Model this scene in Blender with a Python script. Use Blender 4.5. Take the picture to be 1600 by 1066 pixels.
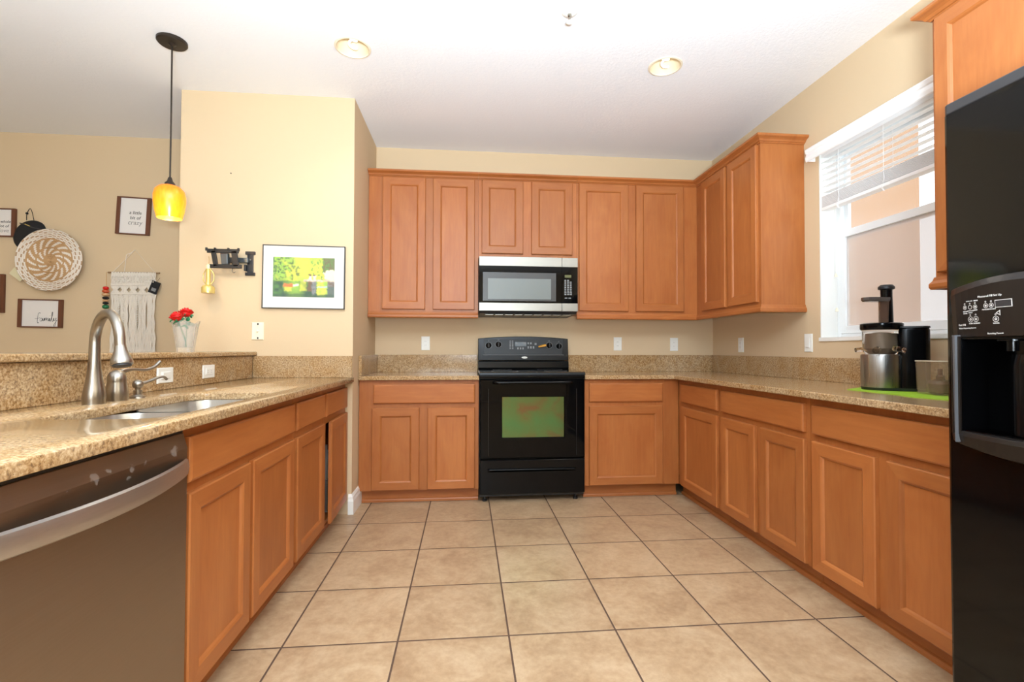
import bpy, bmesh, math, random
from mathutils import Vector, Matrix, noise
random.seed(7)
PI = math.pi
scene = bpy.context.scene
for o in list(bpy.data.objects): bpy.data.objects.remove(o, do_unlink=True)
COL = scene.collection

# ------------------------------------------------------------------ camera
cam_d = bpy.data.cameras.new('camera'); cam = bpy.data.objects.new('camera', cam_d); COL.objects.link(cam)
yaw, pitch, roll = .0941, .0183, .0022
fw = Vector((math.sin(yaw)*math.cos(pitch), math.cos(yaw)*math.cos(pitch), math.sin(pitch)))
r0 = Vector((math.cos(yaw), -math.sin(yaw), 0)); u0 = r0.cross(fw)
rt = r0*math.cos(roll) + u0*math.sin(roll); up = u0*math.cos(roll) - r0*math.sin(roll)
M = Matrix((rt, up, -fw)).transposed().to_4x4(); M.translation = (0, 0, 1.0755)
cam.matrix_world = M
cam_d.sensor_fit = 'HORIZONTAL'; cam_d.sensor_width = 36; cam_d.lens = 752.0/1600*36
cam_d.clip_start = .02; cam_d.clip_end = 100
scene.camera = cam

# ------------------------------------------------------------------ world, lights, exposure
w = bpy.data.worlds.new('sky'); scene.world = w; w.use_nodes = True
w.node_tree.nodes['Background'].inputs['Color'].default_value = (.93, .97, 1, 1)
w.node_tree.nodes['Background'].inputs['Strength'].default_value = 2.0
scene.view_settings.view_transform = 'Standard'; scene.view_settings.look = 'None'
scene.view_settings.gamma = 1; scene.view_settings.use_curve_mapping = False
scene.view_settings.exposure = 0.0

def area_light(name, loc, direction, size, power, color=(1, 1, 1), spread=PI):
    d = bpy.data.lights.new(name, 'AREA'); d.shape = 'DISK'; d.size = size; d.energy = power; d.color = color; d.spread = spread
    o = bpy.data.objects.new(name, d); COL.objects.link(o); o.location = loc
    o.rotation_euler = Vector(direction).to_track_quat('-Z', 'Y').to_euler()
    return o
# the photographer's flash, bounced off the ceiling, then two added fill lamps
area_light('bounce_flash', (.1, -0.4, 1.12), (0, .06, 1), .5, 398, (.74, .88, 1))
area_light('front_fill', (-.5, -2.7, 1.7), (.10, 1, -.02), 1.4, 60, (.78, .91, 1))  # added frontal fill, well behind the camera, lifts the low cabinets
area_light('living_side_fill', (-3.6, -.4, 2.6), (0, .1, -1), 1.0, 8.0, (.9, .95, 1))  # added fill over the unseen living side

# ------------------------------------------------------------------ materials
def lin(c):
    out = []
    for v in c[:3]:
        v /= 255.0
        out.append(v/12.92 if v <= .04045 else ((v+.055)/1.055)**2.4)
    return (*out, 1.0)
def mat(name, rgb, rough=.5, metal=0, **kw):
    m = bpy.data.materials.new(name); m.use_nodes = True
    b = m.node_tree.nodes['Principled BSDF']
    b.inputs['Base Color'].default_value = lin(rgb); b.inputs['Roughness'].default_value = rough; b.inputs['Metallic'].default_value = metal
    for k, v in kw.items(): b.inputs[k.replace('_', ' ')].default_value = v
    return m
class NT:
    def __init__(s, m): s.t = m.node_tree; s.n = s.t.nodes; s.b = s.n['Principled BSDF']
    def add(s, t, **kw):
        n = s.n.new(t)
        for k, v in kw.items(): setattr(n, k, v)
        return n
    def link(s, a, b): s.t.links.new(a, b)
    def coord(s, scale=(1, 1, 1), loc=(0, 0, 0)):
        c = s.add('ShaderNodeTexCoord'); mp = s.add('ShaderNodeMapping'); s.link(c.outputs['Object'], mp.inputs[0])
        mp.inputs['Scale'].default_value = scale; mp.inputs['Location'].default_value = loc
        return mp.outputs[0]
    def noise(s, vec, scale, detail=4, rough=.55, dist=0):
        n = s.add('ShaderNodeTexNoise'); s.link(vec, n.inputs['Vector'])
        n.inputs['Scale'].default_value = scale; n.inputs['Detail'].default_value = detail
        n.inputs['Roughness'].default_value = rough; n.inputs['Distortion'].default_value = dist
        return n.outputs['Fac']
    def ramp(s, fac, stops):
        r = s.add('ShaderNodeValToRGB'); s.link(fac, r.inputs[0]); e = r.color_ramp.elements
        while len(e) < len(stops): e.new(.5)
        for q, (p, c) in zip(e, stops):
            q.position = p; q.color = c if len(c) == 4 else lin(c)
        return r.outputs[0]
    def mix(s, fac, a, b, bt='MIX'):
        n = s.add('ShaderNodeMix', data_type='RGBA', blend_type=bt)
        for k, v in ((0, fac), (6, a), (7, b)):
            if hasattr(v, 'links'): s.link(v, n.inputs[k])
            else: n.inputs[k].default_value = v
        return n.outputs[2]
    def math(s, op, a, b=0.0, c=None):
        n = s.add('ShaderNodeMath', operation=op)
        for i, v in enumerate((a, b, c)):
            if v is None: continue
            if hasattr(v, 'links'): s.link(v, n.inputs[i])
            else: n.inputs[i].default_value = v
        return n.outputs[0]
    def bump(s, h, strength=.2, dist=.01):
        n = s.add('ShaderNodeBump'); n.inputs['Strength'].default_value = strength; n.inputs['Distance'].default_value = dist
        s.link(h, n.inputs['Height']); s.link(n.outputs[0], s.b.inputs['Normal'])
    def color(s, c): s.link(c, s.b.inputs['Base Color'])
W4, B4 = (1, 1, 1, 1), (0, 0, 0, 1)

def wood(name, horiz=False, base=(171, 102, 50), dark=(149, 82, 38)):
    m = mat(name, base, .4); t = NT(m); t.b.inputs['Specular IOR Level'].default_value = .45
    info = t.add('ShaderNodeObjectInfo')
    c = t.add('ShaderNodeTexCoord'); off = t.add('ShaderNodeVectorMath', operation='MULTIPLY_ADD')
    comb = t.add('ShaderNodeCombineXYZ')
    for i in range(3): t.link(info.outputs['Random'], comb.inputs[i])
    t.link(comb.outputs[0], off.inputs[0]); off.inputs[1].default_value = (9, 5, 7); t.link(c.outputs['Object'], off.inputs[2])
    mp = t.add('ShaderNodeMapping'); t.link(off.outputs[0], mp.inputs[0])
    mp.inputs['Scale'].default_value = (1.6, 20, 20) if horiz else (20, 20, 1.6)
    grain = t.noise(mp.outputs[0], 3.2, 6, .6, .3)
    mp2 = t.add('ShaderNodeMapping'); t.link(off.outputs[0], mp2.inputs[0])
    mp2.inputs['Scale'].default_value = (1, 3, 3) if horiz else (3, 3, 1)
    blot = t.noise(mp2.outputs[0], 2.2, 3, .6, .8)
    c1 = t.ramp(grain, [(.3, dark), (.7, base)])
    c2 = t.ramp(blot, [(.3, (161, 91, 43)), (.72, (184, 116, 62))])
    col = t.mix(.55, c1, c2)
    hsv = t.add('ShaderNodeHueSaturation'); t.link(col, hsv.inputs['Color'])
    t.link(t.math('MULTIPLY_ADD', info.outputs['Random'], .16, .93), hsv.inputs['Value'])
    t.color(hsv.outputs[0]); t.bump(grain, .04, .002)
    return m
WOOD, WOODH = wood('maple_wood'), wood('maple_wood_cross', True)
WOODS = [WOOD, WOODH]
WIN = mat('cabinet_lining', (196, 178, 150), .6)
WALNUT = mat('walnut_frame', (104, 60, 38), .45)
def granite():
    m = mat('granite', (200, 165, 115), .13); t = NT(m); v = t.coord()
    n1 = t.noise(v, 130, 4, .65); n2 = t.noise(v, 6, 3, .6, 1.0)
    base = t.ramp(n1, [(.34, (92, 70, 50)), (.43, (152, 119, 80)), (.53, (186, 155, 112)), (.67, (216, 194, 158))])
    gold = t.ramp(n2, [(.4, (206, 182, 150)), (.62, (186, 142, 86))])
    c = t.mix(.25, base, gold, 'MULTIPLY')
    c = t.mix(.22, c, gold)
    vo = t.add('ShaderNodeTexVoronoi'); t.link(v, vo.inputs['Vector']); vo.inputs['Scale'].default_value = 190
    spk = t.ramp(vo.outputs['Distance'], [(.12, W4), (.24, B4)])
    n3 = t.noise(v, 46, 2); keep = t.ramp(n3, [(.5, B4), (.6, W4)])
    f = t.math('MULTIPLY', spk, keep); f = t.math('MULTIPLY', f, .8)
    c = t.mix(f, c, lin((84, 62, 46)))
    t.color(c); t.b.inputs['Specular IOR Level'].default_value = .34
    return m
GRANITE = granite()
def wall_paint(name, rgb):
    m = mat(name, rgb, .75); t = NT(m); v = t.coord()
    t.bump(t.noise(v, 140, 3), .12, .003); return m
PAINT = wall_paint('tan_wall_paint', (215, 190, 154))
def ceiling_mat():
    m = mat('ceiling_texture', (243, 243, 245), .9); t = NT(m); v = t.coord()
    n = t.noise(v, 55, 5, .65); h = t.ramp(n, [(.42, B4), (.6, W4)]); t.bump(h, .15, .003); return m
CEIL = ceiling_mat()
def tile_mat():
    m = mat('floor_tile', (205, 170, 125), .32); t = NT(m)
    c = t.add('ShaderNodeTexCoord'); sp = t.add('ShaderNodeSeparateXYZ'); t.link(c.outputs['Object'], sp.inputs[0])
    S, TX, TY, G = .4112, .1626, 3.0577, .0035
    def edge(o, off):
        a = t.math('SUBTRACT', o, off); a = t.math('DIVIDE', a, S); fl = t.math('FLOOR', a)
        fr = t.math('SUBTRACT', a, fl); d = t.math('ABSOLUTE', t.math('SUBTRACT', fr, .5)); d = t.math('SUBTRACT', .5, d)
        return t.math('MULTIPLY', d, S), fl
    dx, fx = edge(sp.outputs[0], TX); dy, fy = edge(sp.outputs[1], TY)
    d = t.math('MINIMUM', dx, dy)
    g = t.math('LESS_THAN', d, G)
    cmb = t.add('ShaderNodeCombineXYZ'); t.link(fx, cmb.inputs[0]); t.link(fy, cmb.inputs[1])
    wn = t.add('ShaderNodeTexWhiteNoise'); t.link(cmb.outputs[0], wn.inputs['Vector'])
    va = t.add('ShaderNodeVectorMath', operation='MULTIPLY_ADD'); t.link(wn.outputs['Color'], va.inputs[0]); va.inputs[1].default_value = (7, 7, 7); t.link(c.outputs['Object'], va.inputs[2])
    n1 = t.noise(va.outputs[0], 5, 8, .68, .6); n2 = t.noise(va.outputs[0], 34, 4, .7)
    c1 = t.ramp(n1, [(.34, (152, 119, 87)), (.5, (178, 147, 112)), (.66, (198, 170, 136))])
    c2 = t.ramp(n2, [(.35, (158, 128, 97)), (.65, (193, 166, 133))])
    col = t.mix(.4, c1, c2)
    hsv = t.add('ShaderNodeHueSaturation'); t.link(col, hsv.inputs['Color'])
    t.link(t.math('MULTIPLY_ADD', wn.outputs['Value'], .08, .96), hsv.inputs['Value'])
    col = t.mix(g, hsv.outputs[0], lin((84, 62, 48)))
    t.color(col)
    t.link(t.math('MULTIPLY_ADD', g, .5, .3), t.b.inputs['Roughness'])
    soft = t.add('ShaderNodeMapRange'); t.link(d, soft.inputs[0]); soft.inputs[1].default_value = G*.7; soft.inputs[2].default_value = G*2.2
    t.bump(soft.outputs[0], .5, .002)
    return m
TILE = tile_mat()
def brushed(name, rgb, rough=.3, axis=2, amount=.12):
    m = mat(name, rgb, rough, 1.0); t = NT(m)
    s = [260, 260, 260]; s[axis] = 3
    n = t.noise(t.coord(tuple(s)), 1, 3, .6)
    t.link(t.math('MULTIPLY_ADD', n, amount*2, rough-amount), t.b.inputs['Roughness'])
    t.color(t.mix(n, lin([x*.92 for x in rgb]), lin(rgb))); return m
STEEL = brushed('brushed_steel', (152, 149, 141), .38, 0)
NICKEL = brushed('brushed_nickel', (172, 165, 154), .30, 2, .05)
HANDLEST = brushed('handle_steel', (200, 196, 190), .42, 0, .05)
SINKST = brushed('sink_steel', (206, 203, 198), .34, 1)
def dw_mat():
    m = mat('dark_stainless', (160, 146, 131), .4, 1.0); t = NT(m)
    n = t.noise(t.coord((3, 3, 260)), 1, 3)
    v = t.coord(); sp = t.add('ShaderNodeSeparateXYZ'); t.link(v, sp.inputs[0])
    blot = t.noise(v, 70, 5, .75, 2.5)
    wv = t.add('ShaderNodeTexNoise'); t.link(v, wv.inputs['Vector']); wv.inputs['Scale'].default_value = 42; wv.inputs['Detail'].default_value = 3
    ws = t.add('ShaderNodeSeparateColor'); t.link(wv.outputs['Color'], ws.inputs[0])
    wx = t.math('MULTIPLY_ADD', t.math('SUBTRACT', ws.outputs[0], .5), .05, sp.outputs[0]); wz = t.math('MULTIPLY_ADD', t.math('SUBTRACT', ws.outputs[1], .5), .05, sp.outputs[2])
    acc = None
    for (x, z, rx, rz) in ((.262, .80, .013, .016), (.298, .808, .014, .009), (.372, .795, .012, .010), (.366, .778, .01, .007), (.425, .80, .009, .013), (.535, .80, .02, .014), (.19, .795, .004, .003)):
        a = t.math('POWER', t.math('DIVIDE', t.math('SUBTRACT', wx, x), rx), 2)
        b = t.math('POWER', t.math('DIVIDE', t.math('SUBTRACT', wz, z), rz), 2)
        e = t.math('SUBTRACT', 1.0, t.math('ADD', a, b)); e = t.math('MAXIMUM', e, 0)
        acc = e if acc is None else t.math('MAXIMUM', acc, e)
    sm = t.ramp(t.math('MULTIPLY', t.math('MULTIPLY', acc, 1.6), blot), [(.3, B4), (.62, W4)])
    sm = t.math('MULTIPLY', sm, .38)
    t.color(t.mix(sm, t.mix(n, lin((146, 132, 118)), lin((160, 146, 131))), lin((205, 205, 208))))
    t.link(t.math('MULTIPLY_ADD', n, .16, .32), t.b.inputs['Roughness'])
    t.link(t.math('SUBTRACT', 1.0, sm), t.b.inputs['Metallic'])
    return m
DWST = dw_mat()
BLACK = mat('black_enamel', (8, 8, 9), .16, **{'Specular IOR Level': .2})
BLACKG = mat('black_glass', (6, 6, 7), .06, **{'Specular IOR Level': .16})
BLACKM = mat('matte_black_plastic', (24, 24, 25), .45)
BLACKF = mat('black_fridge_door', (7, 7, 7), .07, **{'Specular IOR Level': .28})
CHAR = mat('charcoal_plastic', (44, 43, 44), .4)
SATIN = mat('satin_dark_plastic', (30, 25, 22), .3, **{'Specular IOR Level': .3})
GREYP = mat('grey_print', (132, 134, 134), .5)
WHITEP = mat('white_plastic', (240, 239, 232), .35)
IVORY = mat('ivory_plastic', (240, 230, 204), .4)
TRIMW = mat('white_trim_paint', (238, 236, 230), .35)
VINYL = mat('white_vinyl', (236, 238, 238), .35)
BLINDW = mat('white_blind', (246, 244, 242), .45)
INK = mat('black_ink', (30, 28, 28), .6)
GREYINK = mat('grey_ink', (150, 146, 142), .6)
PAPER = mat('white_card', (232, 226, 220), .6)
def ovenglass():
    m = mat('oven_window_glass', (128, 168, 104), .16, .8); t = NT(m); v = t.coord()
    n = t.noise(v, 5, 4, .6, .5)
    t.color(t.ramp(n, [(.35, (122, 100, 72)), (.5, (100, 124, 80)), (.7, (84, 132, 88))])); return m
OVENG = ovenglass()
MICROG = mat('microwave_window', (112, 118, 115), .32)
MICROB = mat('microwave_window_border', (62, 62, 62), .25)
def glass(name, rgb, rough=.0, ior=1.45):
    m = mat(name, rgb, rough); b = m.node_tree.nodes['Principled BSDF']
    b.inputs['Transmission Weight'].default_value = 1; b.inputs['IOR'].default_value = ior; return m
def thin_glass(name, rgb, refl=.12, alpha=.1):
    m = mat(name, rgb, .02); m.node_tree.nodes['Principled BSDF'].inputs['Alpha'].default_value = alpha
    return m
CLEAR = glass('clear_glass', (250, 250, 250))
CRYSTAL = glass('cut_crystal', (240, 238, 232), .12, 1.3); CRYSTAL.node_tree.nodes['Principled BSDF'].inputs['Transmission Weight'].default_value = .72; CRYSTAL.node_tree.nodes['Principled BSDF'].inputs['Alpha'].default_value = .62
SMOKE = glass('smoked_plastic', (226, 218, 208), .03, 1.25)
PANE = thin_glass('window_pane', (235, 240, 240), alpha=.12)
HAZE = thin_glass('hazy_pane', (214, 204, 198), alpha=.5)  # insect-screen haze and outside glare put into the lower pane's colour
SCREEN = thin_glass('jug_plastic', (190, 160, 130), alpha=.16)
RED = mat('red_petals', (214, 20, 18), .45)
GREEN = mat('green_leaf', (24, 110, 66), .5)
LIME = mat('lime_mat', (150, 190, 40), .6)
BRONZE = mat('dark_bronze', (58, 50, 44), .4, .6)
GOLD = mat('gold_plastic', (226, 200, 120), .22, .45)
COTTON = mat('natural_cotton', (232, 222, 208), .85)
STRAWM = mat('straw', (196, 150, 92), .8)
ORANGE = mat('orange_plastic', (226, 160, 56), .4)
TAGC = mat('cream_tag', (224, 214, 176), .6)
FELT = mat('black_felt', (26, 26, 28), .85)
CFLM = mat('bulb_white', (255, 250, 235), .4); CFLM.node_tree.nodes['Principled BSDF'].inputs['Emission Color'].default_value = (1, .93, .8, 1); CFLM.node_tree.nodes['Principled BSDF'].inputs['Emission Strength'].default_value = 1.1
CANM = mat('can_reflector', (238, 222, 190), .4)
STUCCO = wall_paint('tan_stucco', (200, 158, 122))
SATINSIL = brushed('juicer_silver', (170, 168, 164), .3, 2)
def shade_mat():
    m = mat('amber_glass', (250, 170, 30), .25); t = NT(m); b = t.b
    v = t.coord((1, 1, 1)); sp = t.add('ShaderNodeSeparateXYZ'); t.link(v, sp.inputs[0])
    n = t.noise(t.coord((30, 30, 9)), 2.5, 3)
    zz = t.add('ShaderNodeMapRange'); t.link(sp.outputs[2], zz.inputs[0]); zz.inputs[1].default_value = -.79; zz.inputs[2].default_value = -.93
    col = t.mix(.3, t.ramp(zz.outputs[0], [(.0, (226, 104, 10)), (.45, (250, 160, 20)), (1, (255, 190, 40))]), t.ramp(n, [(.3, (236, 128, 10)), (.7, (255, 190, 40))])); t.color(col)
    b.inputs['Transmission Weight'].default_value = .25
    t.link(col, b.inputs['Emission Color']); b.inputs['Emission Strength'].default_value = .42
    return m
AMBER = shade_mat()
def vcol(name, rough=.7):
    m = mat(name, (255, 255, 255), rough); t = NT(m); a = t.add('ShaderNodeAttribute', attribute_name='Col'); t.color(a.outputs['Color']); return m
VC = vcol('painted_paper'); VCW = vcol('woven_fibre', .85)

# ------------------------------------------------------------------ mesh builder
class MB:
    def __init__(s): s.v = []; s.f = []; s.m = []; s.s = []; s.c = []
    def pts(s, ps): i = len(s.v); s.v += [tuple(p) for p in ps]; return list(range(i, i+len(ps)))
    def face(s, idx, mi=0, sm=False, col=None): s.f.append(tuple(idx)); s.m.append(mi); s.s.append(sm); s.c.append(col)
    def poly(s, ps, mi=0, sm=False, col=None): s.face(s.pts(ps), mi, sm, col); return s
    def box(s, x0, x1, y0, y1, z0, z1, mi=0):
        i = s.pts([(x, y, z) for z in (z0, z1) for y in (y0, y1) for x in (x0, x1)])
        for q in ((0, 2, 3, 1), (4, 5, 7, 6), (0, 1, 5, 4), (2, 6, 7, 3), (0, 4, 6, 2), (1, 3, 7, 5)): s.face([i[k] for k in q], mi)
        return s
    def loops(s, rings, closed=True, cap0=True, cap1=True, sm=True, mi=0):
        ids = [s.pts(r) for r in rings]; n = len(rings[0])
        for a, b in zip(ids, ids[1:]):
            for k in range(n if closed else n-1):
                k2 = (k+1) % n; s.face((a[k], a[k2], b[k2], b[k]), mi, sm)
        if cap0: s.face(ids[0][::-1], mi)
        if cap1: s.face(ids[-1], mi)
        return s
    def lathe(s, prof, c=(0, 0, 0), seg=24, cap0=True, cap1=True, mi=0, rot=None, sm=True):
        rings = []
        for r, z in prof:
            ring = []
            for k in range(seg):
                a = 2*PI*k/seg; p = Vector((max(r, 1e-5)*math.cos(a), max(r, 1e-5)*math.sin(a), z))
                if rot is not None: p = rot @ p
                ring.append(p + Vector(c))
            rings.append(ring)
        return s.loops(rings, True, cap0, cap1, sm, mi)
    def tube(s, ps, rad, seg=12, mi=0, cap=True, flat=1.0, sm=True):
        ps = [Vector(p) for p in ps]; n = len(ps)
        if not isinstance(rad, (list, tuple)): rad = [rad]*n
        t0 = (ps[1]-ps[0]).normalized(); nrm = t0.orthogonal().normalized(); rings = []
        for i in range(n):
            t = (ps[min(i+1, n-1)]-ps[max(i-1, 0)]).normalized()
            nrm = (nrm - t*nrm.dot(t)).normalized(); b = t.cross(nrm)
            rings.append([ps[i] + (nrm*math.cos(2*PI*k/seg) + b*math.sin(2*PI*k/seg)*flat)*rad[i] for k in range(seg)])
        return s.loops(rings, True, cap, cap, sm, mi)
    def prism(s, poly, axis, a0, a1, mi=0, sm=False):
        def P(u, v, a): return {'X': (a, u, v), 'Y': (u, a, v), 'Z': (u, v, a)}[axis]
        return s.loops([[P(u, v, a0) for u, v in poly], [P(u, v, a1) for u, v in poly]], True, True, True, sm, mi)
    def sphere(s, c, r, seg=14, sc=(1, 1, 1), mi=0, rot=None):
        n = seg//2; rings = []
        for i in range(1, n):
            a = PI*i/n; ring = []
            for k in range(seg):
                p = Vector((r*sc[0]*math.sin(a)*math.cos(2*PI*k/seg), r*sc[1]*math.sin(a)*math.sin(2*PI*k/seg), -r*sc[2]*math.cos(a)))
                if rot is not None: p = rot @ p
                ring.append(p + Vector(c))
            rings.append(ring)
        return s.loops(rings, True, True, True, True, mi)
    def build(s, name, mats, parent=None, bevel=0, seg=2, ang=35, loc=None, rot=None, attr=False):
        me = bpy.data.meshes.new(name); me.from_pydata(s.v, [], s.f)
        for mm in (mats if isinstance(mats, (list, tuple)) else [mats]): me.materials.append(mm)
        for p, mi, sm in zip(me.polygons, s.m, s.s): p.material_index = mi; p.use_smooth = sm
        if attr:
            ca = me.color_attributes.new('Col', 'FLOAT_COLOR', 'CORNER')
            for p, c in zip(me.polygons, s.c):
                for li in p.loop_indices: ca.data[li].color = c
        bm = bmesh.new(); bm.from_mesh(me); bmesh.ops.recalc_face_normals(bm, faces=bm.faces); bm.to_mesh(me); bm.free()
        if any(s.s): me.set_sharp_from_angle(angle=math.radians(ang))
        o = bpy.data.objects.new(name, me); COL.objects.link(o)
        if parent: o.parent = parent
        if loc: o.location = loc
        if rot: o.rotation_euler = rot
        if bevel:
            b = o.modifiers.new('bevel', 'BEVEL'); b.width = bevel; b.segments = seg; b.limit_method = 'ANGLE'; b.angle_limit = math.radians(40)
        return o
def tag(o, label, cat, group=None):
    o['label'] = label; o['category'] = cat
    if group: o['group'] = group
    return o
def thing(name, label, cat, loc=(0, 0, 0), rz=0, group=None, rot=None):
    o = bpy.data.objects.new(name, None); COL.objects.link(o); o.location = loc; o.rotation_euler = rot or (0, 0, rz)
    o.empty_display_size = .05
    return tag(o, label, cat, group)
def struct(o): o['kind'] = 'structure'; return o
def rrect(x0, x1, y0, y1, r, n=6):
    out = []
    for cx, cy, a0 in ((x1-r, y1-r, 0), (x0+r, y1-r, PI/2), (x0+r, y0+r, PI), (x1-r, y0+r, 1.5*PI)):
        out += [(cx+r*math.cos(a0+PI/2*k/n), cy+r*math.sin(a0+PI/2*k/n)) for k in range(n+1)]
    return out
def text_mesh(mb, txt, size, fn, mi=0, depth=.0004, align='CENTER', shear=0, spacing=1):
    """letters as thin solid shapes; fn(u, v, d) maps letter plane to the builder's space"""
    cu = bpy.data.curves.new('t', 'FONT'); cu.body = txt; cu.size = size; cu.align_x = align; cu.shear = shear; cu.space_character = spacing
    cu.extrude = depth; cu.resolution_u = 3
    ob = bpy.data.objects.new('t', cu); COL.objects.link(ob)
    dg = bpy.context.evaluated_depsgraph_get(); dg.update(); ev = ob.evaluated_get(dg); me = ev.to_mesh()
    base = len(mb.v); mb.v += [tuple(fn(v.co.x, v.co.y, v.co.z)) for v in me.vertices]
    for p in me.polygons: mb.face([base+i for i in p.vertices], mi)
    ev.to_mesh_clear(); bpy.data.objects.remove(ob, do_unlink=True); bpy.data.curves.remove(cu)
def spline(ps, n=6):
    ps = [Vector(p) for p in ps]; q = [ps[0]]+ps+[ps[-1]]; out = []
    for i in range(1, len(q)-2):
        for k in range(n):
            t = k/n; a, b, c, d = q[i-1], q[i], q[i+1], q[i+2]
            out.append(.5*((2*b)+(c-a)*t+(2*a-5*b+4*c-d)*t*t+(3*b-a-3*c+d)*t**3))
    return out+[ps[-1]]

# ------------------------------------------------------------------ room shell
H = 2.743; YB = 4.025; XR = 2.145; XL = -5.2; YR = -3.2
PX0, PX1, PY = -1.83, -.745, 3.25           # partition block
struct(MB().box(XL-.15, XR+.2, YR-.15, YB+.15, -.1, 0).build('floor', TILE))
def ceil_holes():
    # ceiling with two round openings for the recessed cans, made from strips round each hole
    mb = MB(); holes = [(-.632, 2.70, .088), (1.155, 2.70, .088)]
    y0, y1 = 2.5, 2.9
    mb.box(XL-.15, XR+.2, YR-.15, y0, H, H+.12); mb.box(XL-.15, XR+.2, y1, YB+.15, H, H+.12)
    xs = [XL-.15]
    for hx, hy, hr in holes: xs += [hx-.2, hx+.2]
    xs.append(XR+.2)
    for a, b in ((xs[0], xs[1]), (xs[2], xs[3]), (xs[4], xs[5])): mb.box(a, b, y0, y1, H, H+.12)
    for hx, hy, hr in holes:
        n = 48; inner = []; outer = []
        for k in range(n):
            a = 2*PI*k/n + PI/4; c, s_ = math.cos(a), math.sin(a); q = .2/max(abs(c), abs(s_))
            inner.append((hx+hr*c, hy+hr*s_)); outer.append((hx+q*c, hy+q*s_))
        for z in (H,):
            I = mb.pts([(x, y, z) for x, y in inner]); O = mb.pts([(x, y, z) for x, y in outer])
            for k in range(n): mb.face((I[k], I[(k+1) % n], O[(k+1) % n], O[k]))
        mb.box(hx-.2, hx+.2, hy-.2, hy+.2, H+.1195, H+.12)
    return mb
cl_ = ceil_holes().build('ceiling', CEIL); struct(cl_)
struct(MB().box(XL, XR+.15, YB, YB+.15, 0, H).build('wall_back', PAINT))
struct(MB().box(XL-.15, XL, YR, YB+.15, 0, H).build('wall_left', PAINT))
struct(MB().box(XL-.15, XR+.15, YR-.15, YR, 0, H).build('wall_rear', PAINT))
WY0, WY1, WZ0, WZ1 = 1.83, 2.742, 1.14, 2.30
mb = MB(); mb.box(XR, XR+.16, YR, WY0, 0, H); mb.box(XR, XR+.16, WY1, YB, 0, H); mb.box(XR, XR+.16, WY0, WY1, 0, WZ0); mb.box(XR, XR+.16, WY0, WY1, WZ1, H)
struct(mb.build('wall_right', PAINT))
struct(MB().box(PX0, PX1, PY, YB, 0, H).build('wall_partition', PAINT))
struct(MB().box(-1.505, -1.385, .3, PY, 0, 1.034).build('wall_peninsula', PAINT))
# baseboard with a stepped top, on the partition corner
def base_prof(): return [(0, 0), (.016, 0), (.016, .085), (.011, .1), (.011, .112), (.005, .125), (0, .13)]
mb = MB()
P = base_prof()
path = [((-.90, PY), (0, -1)), ((PX1, PY), None), ((PX1, 3.498), (1, 0))]
rings = [[(-.765, PY-o, z) for o, z in P], [(PX1+o, PY-o, z) for o, z in P], [(PX1+o, 3.498, z) for o, z in P]]
mb.loops(rings, True, True, True, False)
struct(mb.build('baseboard_partition', TRIMW))

# ------------------------------------------------------------------ outside
struct(MB().box(4.5, 4.53, 4.41, 12, -.3, 6).build('wall_neighbour', STUCCO))
GRND = mat('outside_gravel', (228, 222, 212), .9)
struct(MB().box(2.31, 14, -4, 14, -.35, -.3).build('ground_outside', GRND))

# ------------------------------------------------------------------ window
wroot = bpy.data.objects.new('window_1', None); COL.objects.link(wroot); struct(wroot); wroot.location = (XR+.11, 0, 0)
X0, X1 = 0.0, .05          # local x range of the frame (world 2.255 .. 2.305)
y0, y1, z0, z1 = WY0+.002, WY1-.002, WZ0+.002, WZ1-.002
def frame_box(mb, xa, xb, ya, yb, za, zb, t, tb=None, tt=None):
    tb = tb or t; tt = tt or t
    mb.box(xa, xb, ya, ya+t, za, zb); mb.box(xa, xb, yb-t, yb, za, zb); mb.box(xa, xb, ya+t, yb-t, za, za+tb); mb.box(xa, xb, ya+t, yb-t, zb-tt, zb)
mb = MB(); frame_box(mb, X0, X1, y0, y1, z0, z1, .035); mb.build('window_frame', VINYL, wroot, .003)
zm = 1.775
mb = MB(); frame_box(mb, X0+.026, X1-.004, y0+.035, y1-.035, zm-.03, z1-.035, .028, .035); us = mb.build('sash', VINYL, wroot, .002)
mb = MB(); frame_box(mb, X0-.004, X0+.024, y0+.033, y1-.033, z0+.035, zm+.022, .036, .045, .042); ls = mb.build('sash', VINYL, wroot, .002)
MB().box(X0+.034, X0+.037, y0+.063, y1-.063, zm+.005, z1-.063).build('pane', PANE, us)
MB().box(X0+.009, X0+.012, y0+.069, y1-.069, z0+.08, zm-.02).build('pane', HAZE, ls)
mb = MB(); mb.box(-.108, -.006, y0, y1, z0-.001, z0+.012); mb.box(-.118, -.104, y0-.006, y1+.006, z0-.012, z0+.012)
mb.build('window_sill', TRIMW, wroot, .003)
mb = MB(); mb.box(-.109, -.001, y1-.006, y1, z0+.012, z1); mb.box(-.109, -.001, y0, y0+.006, z0+.012, z1); mb.box(-.109, -.001, y0+.006, y1-.006, z1-.006, z1)
mb.build('jamb_liner', TRIMW, wroot)
mb = MB()
for zz in (1.52, 1.36): mb.box(-.0, .004, y1-.04, y1-.03, zz, zz+.012)
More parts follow.
